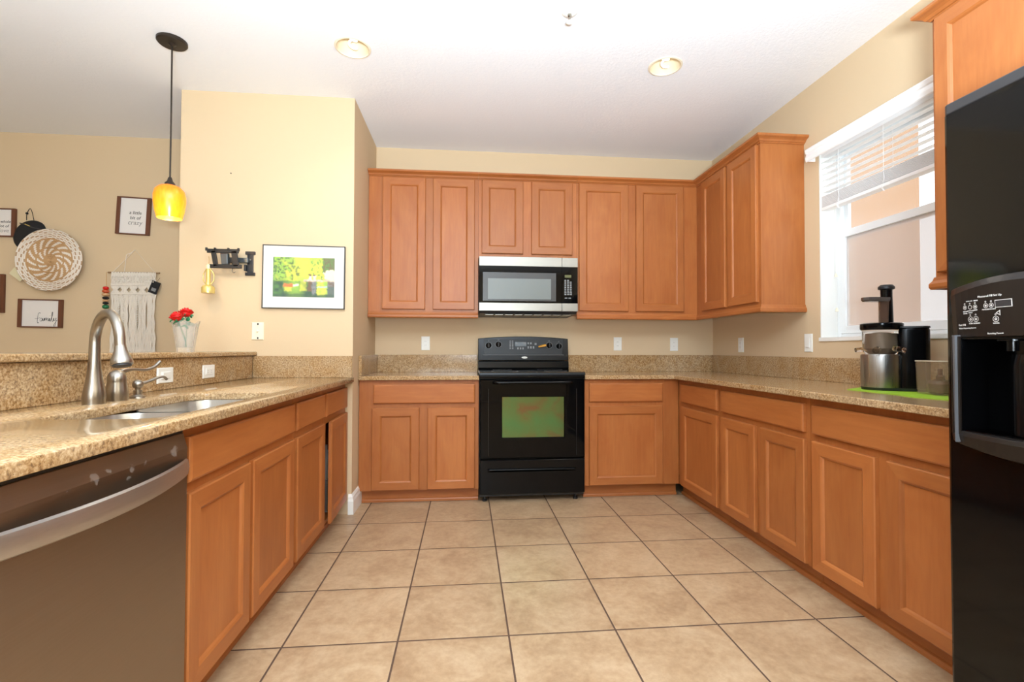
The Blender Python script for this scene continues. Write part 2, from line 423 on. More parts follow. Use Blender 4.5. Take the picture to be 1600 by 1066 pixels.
# blind
bl = thing('window_blind', 'white horizontal slat blind half raised in the window', 'blind', (XR, 0, 0))
by0, by1 = WY0+.012, WY1-.012
prof = [(-.062, 2.243), (-.056, 2.237), (-.05, 2.25), (-.046, 2.275), (-.052, 2.29), (-.046, 2.312), (-.062, 2.318), (-.068, 2.31), (-.064, 2.29), (-.058, 2.285), (-.066, 2.262)]
mb = MB(); mb.prism(prof, 'Y', WY0-.035, WY1+.032)
mb.box(-.055, .0-.001, WY1+.024, WY1+.032, 2.243, 2.312); mb.box(-.055, -.001, WY0-.035, WY0-.027, 2.243, 2.312)
mb.build('valance', BLINDW, bl, .002)
MB().box(.008, .052, by0, by1, 2.252, 2.291).build('headrail', BLINDW, bl, .002)
def slat(mb, z, tilt=.0, w=.048, t=.003):
    c, s_ = math.cos(tilt), math.sin(tilt); xc = .03
    p = []
    for u, v in ((-w/2, 0), (0, .003), (w/2, 0), (w/2, t), (0, t+.003), (-w/2, t)): p.append((xc+u*c-v*s_, z+u*s_+v*c))
    mb.prism(p, 'Y', by0, by1)
mb = MB()
for k in range(6): slat(mb, 2.034+.037*k, .14, w=.046)
mb.build('slats', BLINDW, bl)
mb = MB()
for k in range(12): slat(mb, 1.948+.0055*k, .0)
mb.build('stacked_slats', BLINDW, bl)
MB().box(.004, .056, by0, by1, 1.925, 1.945).build('bottom_rail', BLINDW, bl, .003)
for yy in (by0+.12, (by0+by1)/2, by1-.14):
    mb = MB()
    for xx in (.003, .057): mb.tube([(xx, yy, 2.25), (xx, yy, 1.935)], .0012, 6)
    mb.tube(spline([(.001, yy, 2.0), (-.006, yy-.012, 1.965), (-.004, yy+.01, 1.93), (.001, yy-.006, 1.90), (-.002, yy+.006, 1.93)]), .0012, 6)
    mb.build('ladder_cord', BLINDW, bl)
for zt, yy in ((1.52, WY1-.045), (1.31, WY1-.05)):
    mb = MB(); mb.tube([(.07, yy, 2.25), (.07, yy, zt+.02)], .0009, 6); cd = mb.build('lift_cord', BLINDW, bl)
    MB().lathe([(.003, .022), (.006, .014), (.009, 0)], (.07, yy, zt), 12).build('tassel', IVORY, cd)

# ------------------------------------------------------------------ cabinets
def ring(x0, x1, z0, z1, i, y): return [(x0+i, y, z0+i), (x1-i, y, z0+i), (x1-i, y, z1-i), (x0+i, y, z1-i)]
def door_mesh(x0, x1, z0, z1, t=.02, fwid=.055):
    mb = MB()
    R = [(0, -.0005), (0, -t+.004), (.004, -t), (fwid-.001, -t), (fwid+.006, -t+.004), (fwid+.011, -t+.011), (fwid+.011, -.0005)]
    ids = [mb.pts(ring(x0, x1, z0, z1, i, y)) for i, y in R]
    ids.append(ids[0])
    for a, b in zip(ids, ids[1:]):
        for k in range(4):
            k2 = (k+1) % 4; mb.face((a[k], a[k2], b[k2], b[k]), 1 if k in (0, 2) else 0)
    pn = MB().box(x0+fwid+.0112, x1-fwid-.0112, -t+.0112, -.003, z0+fwid+.0112, z1-fwid-.0112)
    return mb, pn
def add_door(root, x0, x1, z0, z1, swing=0, hinge='right', name='door'):
    hx = x1 if hinge == 'right' else x0
    a, b = x0-hx, x1-hx
    mb, pn = door_mesh(a, b, z0, z1)
    d = mb.build(name, WOODS, root, loc=(hx, 0, 0), rot=(0, 0, swing) if swing else None)
    pn.build('door_panel', WOOD, d)
    return d
def add_drawer(root, x0, x1, z0, z1, t=.02):
    mb = MB(); ids = [mb.pts(ring(x0, x1, z0, z1, i, y)) for i, y in ((0, -.0005), (0, -t+.006), (.002, -t+.003), (.008, -t))]
    for a, b in zip(ids, ids[1:]):
        for k in range(4): mb.face((a[k], a[(k+1) % 4], b[(k+1) % 4], b[k]))
    mb.face(ids[-1]); mb.face(ids[0][::-1])
    return mb.build('drawer_front', WOODH, root)
def face_frame(root, W, z0, z1, openings):
    xs = sorted({0, W, *[a for o in openings for a in o[:2]]}); zs = sorted({z0, z1, *[a for o in openings for a in o[2:]]})
    mb = MB()
    # stiles run full height where no opening shares the column, else cell by cell
    for xa, xb in zip(xs, xs[1:]):
        run = None
        for za, zb in zip(zs, zs[1:]):
            hit = any(o[0] <= xa and xb <= o[1] and o[2] <= za and zb <= o[3] for o in openings)
            if hit:
                if run: mb.box(xa, xb, 0, .019, run[0], run[1]); run = None
            else: run = (run[0], zb) if run else (za, zb)
        if run: mb.box(xa, xb, 0, .019, run[0], run[1])
    return mb.build('face_frame', WOOD, root)
def cabinet(label, group, loc, rz, W, z0, z1, D, drawers=(), doors=(), toe=False, toe_x=0, filler=None, ajar=None, name='base_cabinet', cat='cabinet', rail=None):
    root = thing(name, label, cat, loc, rz, group)
    t = .016
    mb = MB(); mb.box(0, t, .019, D, z0, z1); mb.box(W-t, W, .019, D, z0, z1); mb.box(t, W-t, .019, D, z0, z0+t)
    mb.box(t, W-t, D-.008, D, z0+t, z1); mb.box(t, W-t, .019, D-.008, z1-t, z1)
    mb.build('carcass', WOOD, root)
    s_ = .012
    ops = [(a+s_, b-s_, c+s_, d-s_) for a, b, c, d in list(drawers)+list(doors)]
    face_frame(root, W, z0, z1, ops)
    if filler:
        MB().box(filler[0], filler[1], -.001, .018, z0, z1).build('filler_strip', WOOD, root)
    for d in drawers: add_drawer(root, *d)
    for i, d in enumerate(doors):
        n = len(doors)
        if ajar and i == ajar[0]: add_door(root, *d, swing=ajar[1], hinge='right')
        else: add_door(root, *d)
    if toe:
        mb = MB(); mb.box(toe_x, W, .055, .07, 0.0, z0)
        mb.prism([(.055, 0), (.042, 0), (.042, .012), (.047, .02), (.055, .024)], 'X', toe_x, W)
        mb.build('toe_kick', WOODH, root)
    return root
TOP = .862
GB = 'maple base cabinets round the kitchen'
# back run (faces -Y); local x = world X - loc.x
FY = 3.436
x0 = PX1+.003
cabinet('maple base cabinet left of the range, one wide drawer over two doors', GB, (x0, FY, 0), 0, .0875-x0, .092, TOP, .585,
        drawers=[(-.643-x0, .06-x0, .699, .834)], doors=[(-.652-x0, -.327-x0, .098, .668), (-.27-x0, .06-x0, .098, .668)], toe=True, filler=(0, -.668-x0))
x0 = .855
cabinet('maple base cabinet right of the range, one drawer over one square door', GB, (x0, FY, 0), 0, 1.562-x0, .092, TOP, .585,
        drawers=[(.886-x0, 1.436-x0, .699, .834)], doors=[(.886-x0, 1.436-x0, .098, .668)], toe=True, filler=(1.452-x0, 1.562-x0))
# right run (faces -X): local x = loc.y - world Y
FXR = 1.565
def rightcab(label, ya, yb, drawers, doors, toe_x=0):
    return cabinet(label, GB, (FXR, ya, 0), -PI/2, ya-yb, .092, TOP, .575,
        drawers=[(ya-a, ya-b, .699, .83) for a, b in drawers], doors=[(ya-a, ya-b, .098, .668) for a, b in doors], toe=True, toe_x=toe_x)
rightcab('single-door maple base cabinet of the right run, in the far corner', 3.435, 2.841, [(3.363, 2.868)], [(3.363, 2.868)], -.055)
rightcab('maple base cabinet in the middle of the right run, drawer over two doors', 2.839, 2.066, [(2.815, 2.093)], [(2.815, 2.471), (2.425, 2.087)])
rightcab('maple base cabinet beside the refrigerator, wide drawer over two doors', 2.064, 1.29, [(2.038, 1.316)], [(2.038, 1.702), (1.652, 1.316)])
# left run (faces +X): local x = world Y - loc.y
FXL = -.791
def leftcab(label, ya, yb, drawers, doors, ajar=None):
    return cabinet(label, GB, (FXL, ya, 0), PI/2, yb-ya, .092, TOP, .57,
        drawers=[(a-ya, b-ya, .699, .828) for a, b in drawers], doors=[(a-ya, b-ya, .098, .668) for a, b in doors], toe=True, ajar=ajar)
sinkcab = leftcab('maple sink cabinet beside the dishwasher, long false drawer front over two doors', 1.436, 2.287, [(1.44, 2.272)], [(1.44, 1.825), (1.85, 2.268)])
for ch in list(sinkcab.children):      # the sink cabinet is open at the top
    if ch.name.startswith('carcass'):
        bpy.data.objects.remove(ch, do_unlink=True)
mb = MB(); D_, W_, t = .57, .851, .016
mb.box(0, t, .019, D_, .092, .685); mb.box(W_-t, W_, .019, D_, .092, TOP); mb.box(t, W_-t, .019, D_, .092, .108); mb.box(t, W_-t, D_-.008, D_, .108, TOP)
mb.build('carcass', WOOD, sinkcab)
leftcab('maple base cabinet between the sink cabinet and the one with the ajar door', 2.289, 2.756, [(2.305, 2.736)], [(2.308, 2.739)])
leftcab('maple base cabinet at the far end of the peninsula, its door standing slightly ajar', 2.758, 3.246, [(2.775, 3.236)], [(2.80, 3.238)], ajar=(0, .045))
# what shows through the ajar door
pk = tag(MB().box(-.90, -.818, 2.96, 3.09, .1085, .30).build('cardboard_box', mat('grey_card', (150, 146, 140), .6), bevel=.004), 'grey box standing inside the cabinet with the ajar door', 'box')
mb = MB().lathe([(.03, 0), (.033, .02), (.033, .15), (.02, .17), (.02, .2)], (-.852, 3.0, .302), 18)
tag(mb.build('jar', WHITEP), 'white jar standing on the grey box inside the ajar cabinet', 'jar')

# upper cabinets
GU = 'maple wall cabinets'
UZ0, UZ1 = 1.362, 2.402
FYU = 3.715; FXU = 1.85
def sweep(mb, prof, p0, p1, nrm, m0=0, m1=0, mi=0):
    p0, p1, nrm = Vector(p0), Vector(p1), Vector(nrm); d = (p1-p0).normalized()
    R = []
    for p, m in ((p0, m0), (p1, m1)): R.append([(*(p+d*(m*o)+nrm*o), z) for o, z in prof])
    mb.loops(R, True, True, True, False, mi)
CROWN = [(0, 2.392), (.006, 2.392), (.010, 2.398), (.016, 2.400), (.022, 2.410), (.034, 2.417), (.044, 2.421), (.048, 2.425), (.048, 2.436), (0, 2.436)]
RAILP = [(0, 1.318), (.012, 1.318), (.016, 1.326), (.016, 1.34), (.008, 1.352), (.004, 1.366), (0, 1.366)]
def local(root):   # world 2d -> local of an object rotated about z
    a = -root.rotation_euler[2]; c, s_ = math.cos(a), math.sin(a)
    def f(x, y): x -= root.location[0]; y -= root.location[1]; return (x*c-y*s_, x*s_+y*c)
    return f
def moulding(root, name, prof, segs):
    mb = MB(); f = local(root)
    for p0, p1, n, m0, m1 in segs:
        o = f(root.location[0]+n[0], root.location[1]+n[1]); sweep(mb, prof, f(*p0), f(*p1), o, m0, m1, 0)
    return mb.build(name, WOODH, root)
x0 = PX1+.003
u1 = cabinet('tall maple wall cabinet left of the microwave, with two doors', GU, (x0, FYU, 0), 0, .0875-x0, UZ0, UZ1, YB-FYU-.001,
        doors=[(-.637-x0, -.316-x0, 1.382, 2.388), (-.258-x0, .059-x0, 1.382, 2.388)], name='wall_cabinet', filler=(0, -.655-x0))
moulding(u1, 'crown_moulding', CROWN, [((x0, FYU), (.0875, FYU), (0, -1), 0, 0)])
moulding(u1, 'light_rail', RAILP, [((x0, FYU), (.0875, FYU), (0, -1), 0, 0)])
u2 = cabinet('short maple wall cabinet with two small doors, directly above the microwave', GU, (.0885, FYU, 0), 0, .8595-.0885, 1.786, UZ1, YB-FYU-.001,
        doors=[(.113-.0885, .434-.0885, 1.819, 2.388), (.5-.0885, .824-.0885, 1.819, 2.388)], name='wall_cabinet')
moulding(u2, 'crown_moulding', CROWN, [((.0885, FYU), (.8595, FYU), (0, -1), 0, 0)])
x0 = .8605
u3 = cabinet('tall maple wall cabinet right of the microwave, with two doors', GU, (x0, FYU, 0), 0, FXU-.001-x0, UZ0, UZ1, YB-FYU-.001,
        doors=[(.877-x0, 1.275-x0, 1.382, 2.388), (1.338-x0, 1.73-x0, 1.382, 2.388)], name='wall_cabinet', filler=(1.745-x0, FXU-.004-x0))
moulding(u3, 'crown_moulding', CROWN, [((x0, FYU), (FXU, FYU), (0, -1), 0, -1)])
moulding(u3, 'light_rail', RAILP, [((x0, FYU), (FXU, FYU), (0, -1), 0, -1)])
ye = 2.868
u4 = cabinet('maple wall cabinet on the right wall between the corner and the window', GU, (FXU, YB-.002, 0), -PI/2, YB-.002-ye, UZ0, UZ1, XR-FXU-.001,
        doors=[(YB-.002-3.612, YB-.002-3.267, 1.382, 2.388), (YB-.002-3.232, YB-.002-2.892, 1.382, 2.388)], name='wall_cabinet')
moulding(u4, 'crown_moulding', CROWN, [((FXU, FYU), (FXU, ye), (-1, 0), 1, 1), ((FXU, ye), (XR-.001, ye), (0, -1), -1, 0)])
moulding(u4, 'light_rail', RAILP, [((FXU, FYU), (FXU, ye), (-1, 0), 1, 1), ((FXU, ye), (XR-.001, ye), (0, -1), -1, 0)])
yf, yn = 1.735, 1.262
u5 = cabinet('single-door maple wall cabinet right of the window, half hidden by the refrigerator', GU, (FXU, yf, 0), -PI/2, yf-yn, UZ0, UZ1, XR-FXU-.001,
        doors=[(yf-1.715, yf-1.282, 1.382, 2.388)], name='wall_cabinet')
moulding(u5, 'crown_moulding', CROWN, [((FXU, yf), (FXU, yn), (-1, 0), -1, 0), ((XR-.001, yf), (FXU, yf), (0, 1), 0, 1)])
moulding(u5, 'light_rail', RAILP, [((FXU, yf), (FXU, yn), (-1, 0), -1, 0), ((XR-.001, yf), (FXU, yf), (0, 1), 0, 1)])

# ------------------------------------------------------------------ worktops
CT0, CT1 = .8625, .892
SPL = 1.033
def slab(mb, poly, z0=CT0, z1=CT1): mb.prism(poly, 'Z', z0, z1)
# peninsula worktop with the sink cut-out
HX0, HX1, HY0, HY1 = -1.135, -.808, 1.356, 2.135
hole = rrect(HX0, HX1, HY0, HY1, .075, 8)
def hole_slab(mb, x0, x1, y0, y1, hole):
    i0 = min(range(len(hole)), key=lambda k: (hole[k][1], hole[k][0])); i1 = max(range(len(hole)), key=lambda k: (hole[k][1], -hole[k][0]))
    n = len(hole); seq = lambda a, b: [hole[(a+k) % n] for k in range(((b-a) % n)+1)]
    right = seq(i0, i1); left = seq(i1, i0)      # hole runs anticlockwise: near -> +X side -> far
    for z, flip in ((CT0, True), (CT1, False)):
        A = [(x1, y0), (x1, y1), (hole[i1][0], y1)] + right[::-1] + [(hole[i0][0], y0)]
        B = [(x0, y1), (x0, y0), (hole[i0][0], y0)] + left[::-1] + [(hole[i1][0], y1)]
        for q in (A, B): mb.poly([(x, y, z) for x, y in (q[::-1] if flip else q)])
    out = [(x0, y0), (x1, y0), (x1, y1), (x0, y1)]
    for pl in (out, hole):
        a = mb.pts([(x, y, CT0) for x, y in pl]); b = mb.pts([(x, y, CT1) for x, y in pl])
        for k in range(len(pl)): mb.face((a[k], a[(k+1) % len(pl)], b[(k+1) % len(pl)], b[k]), 0, pl is hole)
mb = MB(); hole_slab(mb, -1.383, -.735, .3, PY-.001, hole)
ctl = mb.build('worktop', GRANITE, bevel=.004)
bm = bmesh.new(); bm.from_mesh(ctl.data); bmesh.ops.remove_doubles(bm, verts=bm.verts, dist=1e-5); bmesh.ops.recalc_face_normals(bm, faces=bm.faces); bm.to_mesh(ctl.data); bm.free()
tag(ctl, 'speckled granite worktop of the peninsula with the sink set in it', 'worktop')
MB().box(-1.3835, -1.364, .3, PY-.021, CT1, SPL).build('backsplash', GRANITE, ctl, .002)
MB().box(-1.3635, PX1-.001, PY-.02, PY-.001, CT1, SPL).build('backsplash', GRANITE, ctl, .002)
bar = tag(MB().box(-1.80, -1.345, .25, PY-.002, 1.0345, 1.060).build('bar_top', GRANITE, bevel=.006), 'raised granite bar top running behind the sink, with a vase at its far end', 'worktop')
bl_ = MB(); slab(bl_, [(PX1+.002, 3.402), (.0895, 3.402), (.0895, YB-.001), (PX1+.002, YB-.001)])
b1 = tag(bl_.build('worktop', GRANITE, bevel=.004), 'short granite worktop on the back wall left of the range', 'worktop')
MB().box(PX1+.022, .0895, YB-.021, YB-.001, CT1, SPL).build('backsplash', GRANITE, b1, .002)
MB().box(PX1+.0015, PX1+.021, 3.42, YB-.001, CT1, SPL).build('backsplash', GRANITE, b1, .002)
mb = MB(); slab(mb, [(.8515, 3.402), (1.512, 3.402), (1.512, 1.275), (XR-.001, 1.275), (XR-.001, YB-.001), (.8515, YB-.001)])
b2 = tag(mb.build('worktop', GRANITE, bevel=.004), 'L-shaped granite worktop from the range round the corner to the refrigerator', 'worktop')
MB().box(.8515, XR-.022, YB-.021, YB-.001, CT1, SPL).build('backsplash', GRANITE, b2, .002)
MB().box(XR-.021, XR-.001, 1.275, YB-.001, CT1, SPL).build('backsplash', GRANITE, b2, .002)

# ------------------------------------------------------------------ sink
sk = thing('kitchen_sink', 'stainless steel double-bowl sink under the granite peninsula worktop', 'sink', (0, 0, 0))
def bowl(ya, yb):
    mb = MB(); prof = [(.0, CT0-.001), (.004, CT0-.03), (.012, .73), (.03, .705), (.07, .695)]
    rings = []
    for i, z in prof:
        rings.append([(x, y, z) for x, y in rrect(HX0-.008+i, HX1-.005-i, ya+i, yb-i, max(.02, .075-i*.5), 8)])
    mb.loops(rings, True, False, True, True)
    rings2 = [[(x, y, z) for x, y in rrect(HX0-.008+i-.003, HX1-.005-i+.003, ya+i-.003, yb-i+.003, max(.02, .075-i*.5), 8)] for i, z in [(a, b-.003 if k else b) for k, (a, b) in enumerate(prof)]]
    mb.loops(rings2, True, False, True, True)
    b = mb.build('bowl', SINKST, sk)
    MB().lathe([(.045, .6955), (.04, .699), (.03, .697), (.0, .697)], ((HX0+HX1)/2, (ya+yb)/2, 0), 24).build('drain', NICKEL, b)
YD = 1.735
bowl(HY0-.008, YD-.012); bowl(YD+.012, HY1+.008)
MB().box(HX0+.02, HX1-.02, YD-.011, YD+.011, .80, .842).build('divider', SINKST, sk, .008, 3)
# ------------------------------------------------------------------ faucet set
fa = thing('kitchen_faucet', 'tall brushed nickel gooseneck faucet behind the sink', 'faucet', (-1.235, 1.73, CT1))
MB().lathe([(.031, 0), (.031, .012), (.0325, .02), (.029, .045), (.0235, .075), (.0198, .105), (.0188, .115)], (0, 0, 0), 32).build('base', NICKEL, fa)
d = Vector((.165, -.122, 0)).normalized(); R_ = .096; zc = 1.094-CT1
pts = [Vector((0, 0, .114)), Vector((0, 0, zc*.75))]
for k in range(0, 19):
    a = PI - k/18*(PI*1.0); pts.append(d*(R_+R_*math.cos(a)) + Vector((0, 0, zc+R_*math.sin(a))))
pts.append(pts[-1]+d*.003+Vector((0, 0, -.012)))
rad = [.0184, .0165]+[.0155-.001*k/18 for k in range(19)]+[.0145]
MB().tube(pts, rad, 24).build('spout', NICKEL, fa)
e = pts[-1]; dn = (pts[-1]-pts[-2]).normalized(); rot = Vector((0, 0, 1)).rotation_difference(dn).to_matrix()
hd = MB().lathe([(.0150, -.002), (.0158, .004), (.0170, .012), (.023, .03), (.0275, .042), (.029, .05), (.0285, .056), (.025, .058)], e, 32, rot=rot).build('spray_head', NICKEL, fa)
MB().lathe([(.0245, .0575), (.0245, .062), (.022, .063)], e, 28, rot=rot).build('nozzle', CHAR, hd)
vl = thing('faucet_valve', 'brushed nickel single-lever faucet control just right of the gooseneck faucet', 'faucet handle', (-1.24, 1.842, CT1))
MB().lathe([(.033, 0), (.033, .012), (.0345, .02), (.032, .04), (.0285, .06), (.028, .066)], (0, 0, 0), 32).build('base', NICKEL, vl)
dv = Vector((.30, .95, 0)).normalized()
dome = MB(); dome.lathe([(.0282, .066), (.0285, .074), (.027, .088), (.021, .1), (.011, .107), (0, .109)], (0, 0, 0), 32).build('dome', NICKEL, vl)
lp = spline([Vector((0, 0, .088)), dv*.02+Vector((0, 0, .103)), dv*.06+Vector((0, 0, .108)), dv*.105+Vector((0, 0, .105)), dv*.14+Vector((0, 0, .114)), dv*.165+Vector((0, 0, .134))], 6)
MB().tube(lp, [.016-.0105*min(1, k/12) + (.003*max(0, (k-14)/16)) for k in range(len(lp))], 16, flat=.8).build('lever', NICKEL, vl)
so = thing('soap_dispenser', 'small brushed nickel soap pump between the faucet control and the granite', 'soap dispenser', (-1.235, 1.945, CT1))
MB().lathe([(.025, 0), (.024, .005), (.017, .009), (.0135, .012), (.0135, .028)], (0, 0, 0), 28).build('collar', NICKEL, so)
MB().lathe([(.0095, .028), (.0095, .036), (.015, .038), (.018, .046), (.018, .054), (.014, .062), (.006, .067), (0, .068)], (0, 0, 0), 28).build('pump_head', NICKEL, so)
ds = Vector((.42, .9, 0)).normalized()
MB().tube(spline([ds*.012+Vector((0, 0, .053)), ds*.035+Vector((0, 0, .058)), ds*.075+Vector((0, 0, .072)), ds*.095+Vector((0, 0, .073)), ds*.108+Vector((0, 0, .062))], 6), [.0062]*6+[.0055]*6+[.005]*13, 12).build('spout', NICKEL, so)

# ------------------------------------------------------------------ dishwasher (faces +X, local x = world Y - .832)
dw = thing('dishwasher', 'dark stainless dishwasher with a curved bar handle, left of the sink cabinet', 'dishwasher', (-.775, .832, 0), PI/2)
Wd = .6
MB().box(.004, Wd-.004, .03, .56, .09, .685).build('tub', CHAR, dw)
MB().box(.004, .512, .03, .045, .686, .852).build('front_panel', BLACKM, dw)
mb = MB(); mb.prism([(.0, .125), (.0, .80), (.012, .842), (.029, .842), (.029, .125)], 'X', .002, Wd-.002); dr = mb.build('door', DWST, dw, .002)
MB().box(.004, Wd-.004, .0125, .0285, .8425, .852).build('control_strip', BLACKM, dw)
n = 24; prof = []
mb = MB(); rings = []
for k in range(n+1):
    u = k/n; x = .006+u*(Wd-.012); bow = -.004-.042*math.sin(PI*u)**.8; zz = -.006*math.sin(PI*u)
    zt, zb = .772+zz*.2, .724+zz*.6
    rings.append([(x, bow, zb+.004), (x, bow-.004, (zb+zt)/2), (x, bow, zt-.004), (x, bow+.006, zt), (x, bow+.011, (zb+zt)/2), (x, bow+.006, zb)])
mb.loops(rings, True, True, True, True); mb.build('handle', HANDLEST, dw)
MB().box(.01, Wd-.01, .06, .075, .0, .118).build('kick_plate', BLACKM, dw)

# ------------------------------------------------------------------ range (faces -Y)
rg = thing('electric_range', 'black freestanding electric range standing between the back cabinets', 'range', (.0915, 3.39, 0))
W = .757
MB().box(.003, W-.003, .04, .6, .035, .893).build('body', BLACKM, rg)
mb = MB(); mb.prism([(-.004, .897), (.0, .914), (.02, .918), (.6, .918), (.6, .894), (.004, .894)], 'X', 0, W); ck = mb.build('cooktop', BLACKG, rg, .002)
for bx, by, br in ((.19, .16, .1), (.57, .16, .085), (.19, .41, .075), (.57, .41, .1)):
    mb = MB()
    mb.lathe([(br, .9182), (br-.003, .9184), (br-.003, .9182)], (bx, by, 0), 40, False, False)
    mb.build('burner_ring', GREYP, ck)
# front trim under the cooktop
mb = MB(); mb.prism([(.006, .87), (.002, .893), (.04, .893), (.04, .87)], 'X', .003, W-.003); mb.build('vent_trim', BLACK, rg, .002)
# backguard: lower glossy apron + leaning arched panel
mb = MB(); mb.prism([(.545, .9185), (.542, .93), (.548, .978), (.56, .985), (.6, .985), (.6, .9185)], 'X', .004, W-.004); mb.build('apron', BLACK, rg, .002)
arch = lambda x: 1.168+.018*(1-((x-W/2)/(W/2))**2)
def panelpt(x, z): return .556+.028*(z-.985)/.19
n = 20; mb = MB(); fr = []; bk = []
xs = [.003+(W-.006)*k/n for k in range(n+1)]
fr = [(x, panelpt(x, arch(x)), arch(x)) for x in xs]; fb = [(x, panelpt(x, .987), .987) for x in xs]
bt = [(x, .605, arch(x)) for x in xs]; bb = [(x, .605, .987) for x in xs]
mb.loops([[a, b, c, d_] for a, b, c, d_ in zip(fb, fr, bt, bb)], True, True, True, False)
bg = mb.build('backguard', BLACK, rg, .004)
pf = lambda x, z, o=.0015: (x, panelpt(x, z)-o, z)
mb = MB(); mb.loops([[pf(.055, 1.04), pf(.70, 1.04), pf(.715, 1.165), pf(.045, 1.165)], [pf(.055, 1.04, -.001), pf(.70, 1.04, -.001), pf(.715, 1.165, -.001), pf(.045, 1.165, -.001)]], sm=False)
mb.build('control_panel', mat('range_panel', (24, 25, 25), .35, **{'Specular IOR Level': .3}), bg)
mb = MB(); mb.loops([[pf(.04, 1.030, .004), pf(.715, 1.030, .004), pf(.715, 1.037, .004), pf(.04, 1.037, .004)], [pf(.04, 1.030), pf(.715, 1.030), pf(.715, 1.037), pf(.04, 1.037)]], sm=False)
mb.build('ledge', CHAR, bg)
for kx, kz in ((.089, 1.112), (.17, 1.12), (.594, 1.114), (.676, 1.107)):
    mb = MB(); c = pf(kx, kz, .0015); rotk = Matrix.Rotation(PI/2+.15, 3, 'X')
    mb.lathe([(.023, .0), (.0225, .006), (.019, .008), (.018, .018), (.016, .02)], c, 24, rot=rotk)
    kb = mb.build('knob', BLACK, bg)
    q = Vector(c); mb = MB(); mb.box(q.x-.006, q.x+.006, q.y-.032, q.y-.019, q.z-.019, q.z+.019); mb.build('knob_grip', BLACKM, kb, .003)
    mb = MB(); mb.loops([[pf(kx+a*math.cos(t_), kz+a*math.sin(t_), .0028) for t_ in [2*PI*j/28 for j in range(28)]] for a in (.027, .0255)], True, False, False, False)
    mb.build('dial_ring', GREYP, kb)
mb = MB(); mb.loops([[pf(.308, 1.105, o), pf(.402, 1.105, o), pf(.402, 1.14, o), pf(.308, 1.14, o)] for o in (.003, .001)], sm=False); mb.build('display', mat('range_display', (52, 56, 55), .15), bg)
def btn(x, z, w_=.013, h_=.008):
    mb = MB(); mb.loops([[pf(x-w_/2, z-h_/2, o), pf(x+w_/2, z-h_/2, o), pf(x+w_/2, z+h_/2, o), pf(x-w_/2, z+h_/2, o)] for o in (.0032, .001)], sm=False); mb.build('button', GREYP, bg)
for bx in (.268, .288):
    for k in range(6): btn(bx, 1.085+k*.0125, .013, .007)
for bx in (.332, .353, .374): btn(bx, 1.087, .012, .016)
for bx in (.418, .44): btn(bx, 1.13, .012, .016)
for bx in (.418, .44, .462): btn(bx, 1.096, .012, .02)
btn(.48, 1.124, .016, .018)
mb = MB()
for lx, lz, s_ in ((.089, 1.147, 'LF'), (.17, 1.153, 'LR'), (.594, 1.148, 'RR'), (.676, 1.142, 'RF')): text_mesh(mb, s_, .010, lambda u, v, dd, lx=lx, lz=lz: pf(lx+u, lz+v, .002+dd))
mb.build('panel_lettering', GREYP, bg)
mb = MB(); el = [(.385+.025*math.cos(2*PI*k/20), 1.012+.0085*math.sin(2*PI*k/20)) for k in range(20)]
mb.loops([[pf(x, z, o) for x, z in el] for o in (.004, .0)], sm=False); mb.build('oval_badge', STEEL, bg)
# oven door
mb = MB()
dx0, dx1, dz0, dz1 = .004, W-.004, .308, .866; wx0, wx1, wz0, wz1 = .16, .603, .456, .742
fronts = [ring(dx0, dx1, dz0, dz1, 0, .038), ring(dx0, dx1, dz0, dz1, 0, .006), ring(dx0, dx1, dz0, dz1, .006, 0.0), ring(wx0, wx1, wz0, wz1, -.004, 0.0), ring(wx0, wx1, wz0, wz1, 0, .004), ring(wx0, wx1, wz0, wz1, 0, .038)]
ids = [mb.pts(r) for r in fronts]; ids.append(ids[0])
for a, b in zip(ids, ids[1:]):
    for k in range(4): mb.face((a[k], a[(k+1) % 4], b[(k+1) % 4], b[k]))
od = mb.build('oven_door', BLACKG, rg)
MB().prism(rrect(wx0+.0005, wx1-.0005, wz0+.0005, wz1-.0005, .002, 2), 'Y', .006, .03).build('oven_window', OVENG, od)
mb = MB()
for xe in (dx0+.06, dx1-.06): mb.box(xe-.0008, xe+.0008, -.0004, .001, dz0+.02, .80)
mb.build('side_lines', CHAR, od)
hp = spline([(.10, -.002, .846), (.115, -.03, .846), (.16, -.04, .846), (.38, -.043, .847), (.60, -.04, .846), (.645, -.03, .846), (.66, -.002, .846)], 6)
MB().tube(hp, .0115, 14, flat=.9).build('door_handle', BLACK, od)
mb = MB(); ids = []
for r in (ring(dx0, dx1, .058, .300, 0, .038), ring(dx0, dx1, .058, .300, 0, .008), ring(dx0, dx1, .058, .300, .005, .003)): ids.append(mb.pts(r))
for a, b in zip(ids, ids[1:]):
    for k in range(4): mb.face((a[k], a[(k+1) % 4], b[(k+1) % 4], b[k]))
g0 = mb.pts([(.06, .003, .215), (.69, .003, .215), (.69, .003, .24), (.06, .003, .24)]); a = ids[-1]
for k in range(4): mb.face((a[k], a[(k+1) % 4], g0[(k+1) % 4], g0[k]))
g1 = mb.pts([(.12, .026, .217), (.63, .026, .217), (.66, .018, .238), (.09, .018, .238)])
for k in range(4): mb.face((g0[k], g0[(k+1) % 4], g1[(k+1) % 4], g1[k]))
mb.face(g1); mb.face(ids[0][::-1])
sd = mb.build('storage_drawer', BLACK, rg)
MB().prism([(.003, .24), (-.01, .236), (-.012, .23), (.003, .231)], 'X', .07, .68).build('drawer_pull', BLACK, sd)
for fx in (.04, W-.06):
    for fy in (.06, .55): MB().lathe([(.018, 0), (.018, .012), (.01, .014), (.01, .036)], (fx, fy, 0), 16).build('foot', BLACKM, rg)
